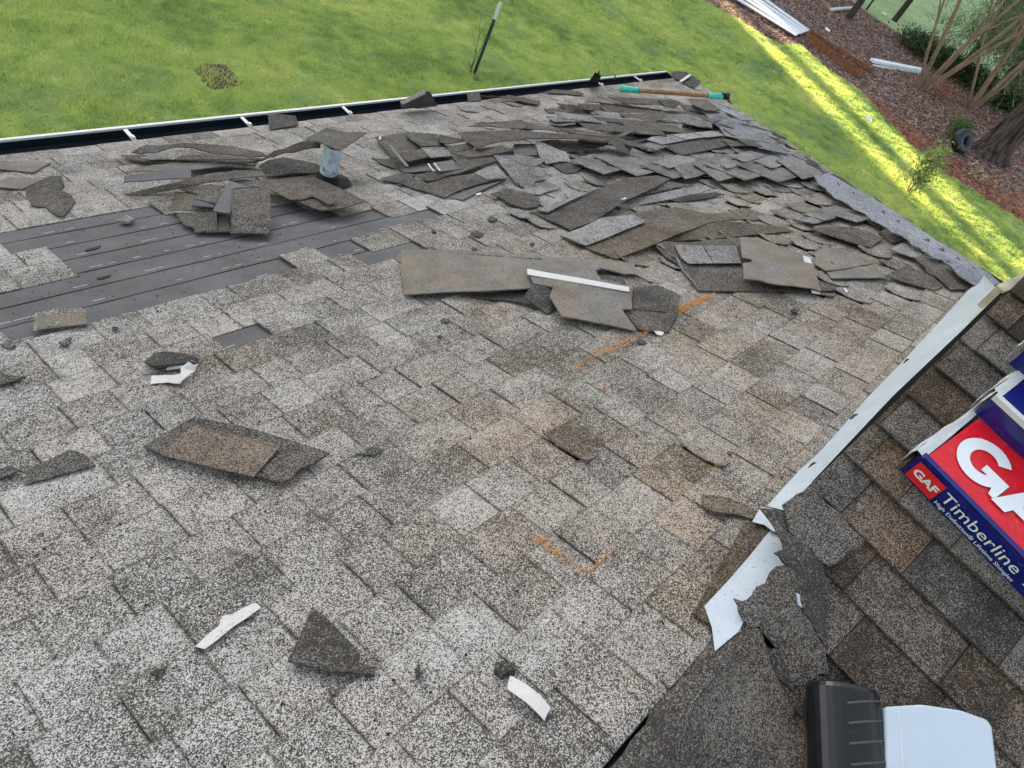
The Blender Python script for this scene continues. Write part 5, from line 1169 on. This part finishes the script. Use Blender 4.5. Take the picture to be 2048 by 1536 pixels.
# ------------------------------------------------------------------ crumbs, needles, sawdust on the roof
def scatter_px(name, label, regions, mat, smin, smax, pl=P1, h=.012, needle=False, dens=None):
    mb = MB()
    for (poly, n) in regions:
        xs = [q[0] for q in poly]; ys = [q[1] for q in poly]; k_ = 0; tries = 0
        uvp = [pl.at(*q)[:2] for q in poly]; us = [q[0] for q in uvp]; vs_ = [q[1] for q in uvp]
        while k_ < n and tries < n*12:
            tries += 1
            u, v = random.uniform(min(us), max(us)), random.uniform(min(vs_), max(vs_))
            if not inside((u, v), uvp): continue
            k_ += 1
            r = random.uniform(smin, smax)*random.random()**.7; a = random.random()*6.28; hz = h+random.uniform(0, .004)
            c_ = pl.p(u, v, hz); d1 = pl.eu*math.cos(a)+pl.ev*math.sin(a); d2 = np.cross(pl.n, d1)
            if needle:
                mb.add([c_-d1*r*6, c_+d1*r*6+pl.n*.003, c_+d2*r*.5+pl.n*.003], [(0, 1, 2), (2, 1, 0)])
            else:
                mb.add([c_+d1*r, c_+d2*r*.8, c_-d1*r*.8, c_-d2*r, c_+pl.n*r*.8], [(0, 1, 4), (1, 2, 4), (2, 3, 4), (3, 0, 4)])
    o = mb.build(name, mat); tag(o, label, kind='stuff'); return o
whole = [(-40, 700), (600, 560), (1300, 560), (1900, 560), (1400, 1200), (1150, 1560), (-40, 1560)]
fl = [(-40, 480), (345, 425), (700, 440), (600, 530), (350, 600), (100, 660), (-40, 690)]
scatter_px('dark_crumbs', 'dark asphalt crumbs scattered over the slope', [(whole, 1100), (fl, 420), ([(300, 610), (470, 610), (480, 660), (340, 670)], 160), ([(0, 430), (340, 400), (460, 420), (380, 440), (0, 470)], 150), ([(1400, 1150), (1500, 1020), (1540, 1080), (1450, 1200)], 120)], M['crumb'], .0015, .005)
scatter_px('pine_needles', 'dry brown pine needles lying on the roof', [(whole, 150), (fl, 70), ([(420, 1240), (540, 1240), (560, 1300), (440, 1300)], 40), ([(450, 540), (620, 510), (600, 540), (480, 560)], 90), ([(1440, 1060), (1520, 1060), (1500, 1150), (1440, 1150)], 60)], M['straw'], .001, .0022, needle=True, h=.015)
scatter_px('rusty_debris', 'orange rusty needle debris caught along the shingle joints',
           [([(1345, 640), (1352, 622), (1400, 600), (1432, 590), (1425, 600), (1375, 625)], 1000), ([(1178, 722), (1190, 705), (1240, 692), (1300, 662), (1305, 668), (1240, 705), (1200, 720)], 620),
            ([(1140, 748), (1180, 720), (1190, 725), (1150, 752)], 120), ([(1055, 1082), (1080, 1078), (1168, 1152), (1158, 1160)], 260), ([(1165, 1155), (1220, 1110), (1225, 1115), (1170, 1162)], 90), ([(1415, 940), (1440, 920), (1445, 935), (1420, 950)], 90),
            ([(1190, 782), (1215, 780), (1210, 792)], 60), ([(740, 420), (790, 425), (770, 440)], 80), ([(0, 440), (50, 435), (60, 450), (0, 455)], 60), ([(840, 890), (870, 875), (1000, 860), (880, 905)], 20)], M['orange'], .0012, .0032)

# ------------------------------------------------------------------ garden things
def tube_thing(name, label, cat, base, parts, group=None):
    o = empty(name, base); tag(o, label, cat, group)
    for pn, mb, mat in parts: link(pn, mesh(pn, mb.v, mb.f, base, smooth=False), mat, o)
    return o
b = G(948, 148)
def upto(base, px, py):                 # height of a vertical at base that reaches image point's row
    best = min(((math.hypot(project(base+np.array([0, 0, h]))[0]-px, project(base+np.array([0, 0, h]))[1]-py), h) for h in np.arange(.1, 12, .02)))
    return best[1]
hp = 1.18; top = b+np.array([.10, .03, hp]); m_ = b+(top-b)*.78
mb = MB(); ax2 = np.array([.016, 0, 0]); dd = (m_-b)
def bar(a, b_, wx, wy):
    mb = MB(); d = nrm(b_-a); sx = nrm(np.cross(d, [0, 1, 0])); sy = np.cross(d, sx)
    mb.box((a+b_)/2, sx*wx, sy*wy*.25, (b_-a)/2); mb.box((a+b_)/2+sy*wy*.5, sx*wx*.2, sy*wy*.6, (b_-a)/2); return mb
tube_thing('fence_post', 'green metal stake with a white top standing in the lawn', 'post', b, [('shaft', bar(b, m_, .030, .03), M['postgreen']), ('white_tip', bar(m_, top, .031, .031), M['gutwhite'])])
def twigs(base, n, hgt, spread, r0, seed, levels=2):
    rr = random.Random(seed); mb = MB(); tips = []
    def grow(p, d, L, r, lv):
        pts = [p]; q = p.copy(); dd_ = d.copy()
        for k_ in range(4):
            dd_ = nrm(dd_+np.array([rr.gauss(0, .10), rr.gauss(0, .10), .05])); q = q+dd_*L/4; pts.append(q.copy())
        mb.tube(pts, [r*(1-.16*i) for i in range(5)], 6, cap=False); tips.append(pts[-1]); tips.append(pts[2])
        if lv > 0:
            for _ in range(3):
                k_ = rr.choice((2, 3, 4)); grow(pts[k_], nrm(dd_+np.array([rr.gauss(0, .5), rr.gauss(0, .5), rr.uniform(0, .4)])), L*rr.uniform(.45, .7), r*.5, lv-1)
    for i in range(n):
        a = 6.28*i/n+rr.uniform(-.3, .3); grow(base+np.array([math.cos(a), math.sin(a), 0])*r0*1.2, nrm(np.array([math.cos(a)*spread, math.sin(a)*spread, 1.0])), hgt*rr.uniform(.8, 1.1), r0*rr.uniform(.7, 1), levels)
    return mb, tips
def leaves_at(tips, n, spread, size, seed=1, zs=1.0):
    g_ = np.random.default_rng(seed); T = np.array(tips); P_ = T[g_.integers(0, len(T), n)]+g_.normal(0, spread, (n, 3))*[1, 1, zs]; return P_
def plant(name, label, cat, base, n, hgt, spread, r0, seed, nl, lspread, lsize, lmat, bmat, levels=2, group=None, llen=None):
    mb, tips = twigs(base, n, hgt, spread, r0, seed, levels)
    o = empty(name, base); tag(o, label, cat, group)
    link('stem', mesh('stem', mb.v, mb.f, base, smooth=True), bmat, o)
    if nl:
        pos = leaves_at(tips, nl, lspread, lsize, seed); me = tri_cloud('foliage', pos, lsize, llen or lsize*1.8, lmat, rng.random(nl), flat=False, lean=1.5)
        me.transform(Matrix.Translation(-Vector(base))); link('foliage', me, None, o)
    return o
plant('bare_sapling', 'thin bare sapling beside the green stake', 'sapling', G(938, 150), 2, .75, .10, .008, 11, 60, .10, .015, M['needle'], M['bark_d'], 1)
plant('crape_myrtle', 'bare multi stemmed shrub tree nearer the white boards', 'tree', G(1843, 178), 7, 4.6, .35, .075, 21, 2600, .35, .012, M['needle'], M['bark_s'], 2, 'multi stemmed trees', llen=.12)
plant('crape_myrtle', 'bare multi stemmed shrub tree just above the pine trunk', 'tree', G(1940, 218), 5, 4.8, .30, .07, 25, 3000, .4, .012, M['needle'], M['bark_s'], 2, 'multi stemmed trees', llen=.12)
plant('mossy_tree', 'crooked mossy tree on the far side of the hedge', 'tree', G(1928, 134), 2, 5.0, .12, .16, 27, 700, .5, .03, M['needle'], M['bark_d'], 2)
plant('leafy_sapling', 'small leafy sapling standing in the sunlit strip', 'sapling', G(1815, 387), 4, .62, .35, .018, 33, 800, .10, .035, M['leaf'], M['bark_s'], 1)
plant('leafy_sapling', 'slim leaning sapling reaching towards the tyre', 'sapling', G(1845, 342), 2, .55, .3, .008, 35, 60, .07, .03, M['leaf'], M['bark_s'], 1)
for i, (px, py, dx) in enumerate(((1697, 36, .25), (1788, 42, .35), (1732, 20, .2))):
    bs = G(px, py); mb = MB(); r = (.13, .12, .04)[i]
    mb.tube([bs, bs+np.array([dx*.3, -.1, 2]), bs+np.array([dx, -.1, 5])], [r, r*.8, r*.6], 10)
    tube_thing('dark_trunk', ('dark leaning trunk nearest the top left of the bed', 'dark leaning trunk at the edge of the far grass', 'thin dark trunk between the two leaning trunks')[i], 'tree', bs, [('trunk', mb, M['bark_d'])])
# pine
bs = G(1974, 312); mb = MB(); ln = np.array([0.10, -.06, 1])
rr_ = [(0, .60), (.12, .50), (.35, .43), (.8, .39), (1.6, .37), (3, .35), (5, .32), (9, .28)]
seg_n = 40; vs = []; rg = random.Random(8); ph = [rg.uniform(-1, 1) for _ in range(seg_n)]
for (z_, r) in rr_:
    for j in range(seg_n):
        a = 6.283*j/seg_n; q = r*(1+.05*ph[j]+(.18*max(0, math.sin(a*2.5+1)) if z_ < .3 else 0)); vs.append(bs+ln*z_+np.array([math.cos(a)*q, math.sin(a)*q, 0]))
fs = [(i*seg_n+j, i*seg_n+(j+1) % seg_n, (i+1)*seg_n+(j+1) % seg_n, (i+1)*seg_n+j) for i in range(len(rr_)-1) for j in range(seg_n)]
mb.add(vs, fs); 
# branches of the pine that hang into the top right corner
mb2 = MB(); tips = []; rg = random.Random(4)
pine_top = bs+ln*8.5
for k_ in range(10):
    a = rg.uniform(0, 6.28); p0 = bs+ln*rg.uniform(5.0, 8.5); d_ = np.array([math.cos(a), math.sin(a), rg.uniform(-.1, .3)]); pts = [p0+d_*t*rg.uniform(.9, 1.1)*2.6-np.array([0, 0, .25*t*t]) for t in np.linspace(0, 1, 5)]
    mb2.tube(pts, [.05, .04, .03, .02, .012], 6); tips += pts[2:]
pn = empty('pine_tree', bs); tag(pn, 'large pine trunk with furrowed bark at the right edge', 'tree')
link('trunk', mesh('trunk', mb.v, mb.f, bs, smooth=True), M['bark'], pn); link('branch', mesh('branch', mb2.v, mb2.f, bs), M['bark_d'], pn)
pos = leaves_at(tips, 6000, .35, .1, 5); me = tri_cloud('foliage', pos, .012, .16, M['needle'], rng.random(6000), lean=1.2); me.transform(Matrix.Translation(-Vector(bs))); link('foliage', me, None, pn)
# drooping conifer boughs, top right corner
bb = G(1992, 190); bb = bb+np.array([0, 0, 0])
tips = []; mb = MB(); rg = random.Random(14)
mb.tube([bb, bb+np.array([.3, 0, 4]), bb+np.array([.4, 0, 8])], [.2, .17, .1], 10)
for k_ in range(26):
    a = rg.uniform(0, 6.28); p0 = bb+np.array([.3, 0, rg.uniform(.5, 5)]); L_k = rg.uniform(1.6, 3.4)
    pts = [p0+np.array([math.cos(a), math.sin(a), .15-.35*t])*t*L_k for t in np.linspace(0, 1, 6)]
    mb.tube(pts, [.05, .04, .03, .02, .014, .008], 5); tips += pts[1:]
cf = empty('conifer', bb); tag(cf, 'airy green conifer with drooping boughs in the top right corner', 'tree')
link('trunk', mesh('trunk', mb.v, mb.f, bb), M['bark_s'], cf)
pos = leaves_at(tips, 22000, .42, .1, 6); me = tri_cloud('foliage', pos, .04, .30, M['needle'], rng.random(22000), lean=1.4); me.transform(Matrix.Translation(-Vector(bb))); link('foliage', me, None, cf)
# hedge of dark shrubs along the far edge of the bed
hl = [(1826, 98), (1858, 118), (1890, 142), (1920, 158), (1948, 175), (1975, 196), (2003, 214), (2035, 232)]
for i, (px, py) in enumerate(hl):
    bs_ = G(px, py); nn_ = 1500; pos = bs_+rng.normal(0, 1, (nn_, 3))*[.55, .35, .16]+[0, 0, .28]; pos[:, 2] = np.abs(pos[:, 2])
    me = tri_cloud('low_shrub', pos-bs_, .05, .09, M['leaf_dark'], rng.random(nn_)**1.5, lean=1.2)
    o = link('low_shrub', me, None, None, bs_); tag(o, ORD[i]+' low dark shrub from the left in the row edging the far grass', 'shrub', 'low shrubs edging the far grass')
# tyre swing with plant behind
tc_ = G(1908, 302)+np.array([0, 0, .30]); tb_ = tc_*[1, 1, 0]
mb = MB(); vs = []; n1_, n2_ = 32, 12; axd = nrm(np.array([-.35, -.75, .55])); aa = nrm(np.cross(axd, [0, 0, 1])); ab = np.cross(axd, aa)
for i in range(n1_):
    t = 6.283*i/n1_; cdir = aa*math.cos(t)+ab*math.sin(t)
    for j in range(n2_):
        s2 = 6.283*j/n2_; rr2 = .13*(abs(math.cos(s2))**3+abs(math.sin(s2))**3)**(-1/3); vs.append(tc_+cdir*(.20+rr2*.9*math.cos(s2))+axd*rr2*math.sin(s2))
mb.add(vs, [(i*n2_+j, i*n2_+(j+1) % n2_, ((i+1) % n1_)*n2_+(j+1) % n2_, ((i+1) % n1_)*n2_+j) for i in range(n1_) for j in range(n2_)])
o = mb.build('tyre', M['tyre'], origin=tuple(tb_), smooth=True); tag(o, 'old black tyre leaning beside the pine trunk', 'tyre')
plant('leafy_plant', 'bright leafy plant growing out of the black tyre', 'plant', G(1902, 278), 4, .32, .35, .010, 41, 380, .09, .045, M['leaf'], M['bark_s'], 1)
plant('leafy_plant', 'pale weeds at the edge of the pine straw', 'plant', G(1940, 352), 5, .14, .9, .005, 43, 60, .12, .04, M['leaf_white'], M['leaf_white'], 0)
plant('leafy_plant', 'rusty brown dead clump between the two multi stemmed trees', 'plant', G(1880, 196), 7, .28, .6, .006, 45, 350, .13, .03, M['needles_red'], M['bark_s'], 1)
# corrugated sheets
def ground_quad(pts, h0): return [G(x, y, h0) for x, y in pts]
qa, qb, qc, qd = ground_quad([(1480, 5), (1590, 72), (1618, 62), (1522, -10)], .10)
ua = (qb-qa); va = (qd-qa)
for i in range(5):
    t0, t1 = i/5, (i+.8)/5
    p = lambda s_, t_: qa*(1-s_)*(1-t_)+qb*s_*(1-t_)+qc*s_*t_+qd*(1-s_)*t_
    mb = MB(); A_ = (p(-.5, t0)+p(-.5, t1))/2; B_ = (p(1, t0)+p(1, t1))/2; wv = (p(0, t1)-p(0, t0))/2; z_ = np.array([0, 0, .012])
    A_ = A_+z_*(i % 3); B_ = B_+z_*((i+1) % 3)
    mb.box((A_+B_)/2, (B_-A_)/2, wv*.72, z_*.4); mb.box((A_+B_)/2+wv*.62+z_, (B_-A_)/2, wv*.10, z_); mb.box((A_+B_)/2-wv*.62+z_, (B_-A_)/2, wv*.10, z_)
    o = mb.build('metal_panel', M['corrug'], origin=tuple(p(.5, t0))); tag(o, ORD[i]+' long white metal panel counted from the lawn side', 'metal panel', 'white metal panels lying side by side')
# rusty channel bars
rails = [((1622, 64), (1745, 142), .08), ((1614, 68), (1728, 148), .14), ((1618, 80), (1722, 153), .10), ((1628, 92), (1712, 152), .05)]
for i, (a_, b_, h_) in enumerate(rails):
    A_, B_ = G(*a_, h_), G(*b_, h_); d = nrm(B_-A_); sd = np.cross([0, 0, 1], d); mb = MB()
    mb.box((A_+B_)/2-np.array([0, 0, .05]), (B_-A_)/2, sd*.045, np.array([0, 0, .006])); 
    for s_ in (-1, 1): mb.box((A_+B_)/2+sd*.045*s_, (B_-A_)/2, sd*.006, np.array([0, 0, .05]))
    o = mb.build('steel_channel', M['rust'], origin=tuple(A_)); tag(o, ('outermost', 'second', 'third', 'innermost')[i]+' rusty steel channel bar counted from the bark bed side', 'steel bar', 'rusty steel channels')
def board(a_, b_, wd, th, h_, label, mat, name='board', cat='board'):
    A_, B_ = G(*a_, h_), G(*b_, h_); d = nrm(B_-A_); sd = np.cross([0, 0, 1], d); mb = MB(); mb.box((A_+B_)/2, (B_-A_)/2, sd*wd, np.array([0, 0, th])); o = mb.build(name, mat, origin=tuple(A_)); return tag(o, label, cat)
board((1745, 121), (1846, 141), .10, .04, .09, 'pale blue white board pointing at the multi stemmed tree', M['corrug'])
board((1747, 131), (1842, 146), .06, .015, .03, 'narrow white board lying under the pale blue one', M['gutwhite'])
board((1790, 138), (1832, 156), .03, .015, .03, 'thin brown stick beside the white boards', M['rust'], 'stick', 'stick')
board((1662, 19), (1712, 15), .06, .03, .10, 'short white board near the top edge', M['gutwhite'])
board((1636, -4), (1664, 22), .08, .04, .06, 'weathered brown plank meeting the short white board', M['bark_s'], 'plank', 'plank')
for i, (px, py, lab) in enumerate(((1736, 238, 'white paper scrap in the sunlit strip'), (1654, 60, 'pale scrap on the bark near the steel bars'), (1768, 28, 'white scrap on the far grass edge'))):
    c_ = G(px, py, .05); mb = MB(); mb.add([c_+np.array([-.08, .05, 0]), c_+np.array([.06, .10, .06]), c_+np.array([.12, -.06, .02]), c_+np.array([-.02, -.12, .0])], [(0, 3, 2, 1)])
    o = mb.build('paper_scrap', M['print'], origin=tuple(c_)); tag(o, lab, 'paper scrap')

# ------------------------------------------------------------------ unseen tree belt added to shade the yard; its gaps shape the sun strips
sv = np.array([math.sin(SUN_AZ), math.cos(SUN_AZ)]); pv = np.array([sv[1], -sv[0]])
def off(px, py): return G(px, py)[:2] @ pv
gaps = []
s1 = sorted([off(1640, 180), off(1645, 205)]); 
def stripe(pts_l, pts_r):
    a_ = np.mean([off(*q) for q in pts_l]); b_ = np.mean([off(*q) for q in pts_r]); return tuple(sorted((a_, b_)))
gaps = [stripe([(1650, 220), (1700, 275), (1760, 345)], [(1665, 205), (1725, 270), (1790, 345)]), stripe([(1715, 200), (1790, 290), (1900, 440), (1980, 530)], [(1742, 200), (1825, 290), (1950, 445), (2035, 535)])]
print('light gaps', gaps)
D0 = 56.0
def solid_iv():
    cur = -30.0; res = []
    for a_, b_ in sorted(gaps): res.append((cur, a_)); cur = b_
    res.append((cur, 62.0)); return res
nt_ = 0
def shade_cypress(center, r, hgt):
    global nt_
    base = np.array([center[0], center[1], 0.0]); o = empty('shade_cypress', base); tag(o, 'unseen columnar tree added to shade the yard', 'tree', 'unseen tree belt added for shade')
    mb = MB(); mb.tube([base, base+[0, 0, 1.2]], .2, 8); link('trunk', mesh('trunk', mb.v, mb.f, base), M['bark_d'], o)
    mb = MB(); zs = [.3, 1.2, hgt*.5, hgt*.8, hgt*.93, hgt]; rs_ = [r*.8, r, r, r*.9, r*.6, .05]
    mb.tube([base+[0, 0, z_] for z_ in zs], rs_, 14); me = mesh('crown', mb.v, mb.f, base); set_tint(me, (.2, .2)); link('crown', me, M['crown'], o)
    nt_ += 1
for a_, b_ in solid_iv():
    n = max(1, int(math.ceil((b_-a_)/2.4))); wdt = (b_-a_)/n; r = wdt/2
    for row in range(2):
        for i in range(n+(0 if row == 0 else -1)):
            c_ = a_+wdt*(i+.5+(.5 if row else 0)); c2 = sv*(D0+row*r*1.7)+pv*c_
            shade_cypress(c2, r*1.001, 27+((i*7) % 5)*.6)
print('shade_cypress', nt_)

# printed lettering becomes plain mesh
dg = bpy.context.evaluated_depsgraph_get()
for o in [q for q in bpy.data.objects if q.type == 'FONT']:
    me = bpy.data.meshes.new_from_object(o.evaluated_get(dg)); mt = o.data.materials[0]; n_ = link('printed_text', me, None, o.parent)
    if not me.materials: me.materials.append(mt)
    n_.matrix_basis = o.matrix_basis.copy(); bpy.data.objects.remove(o)
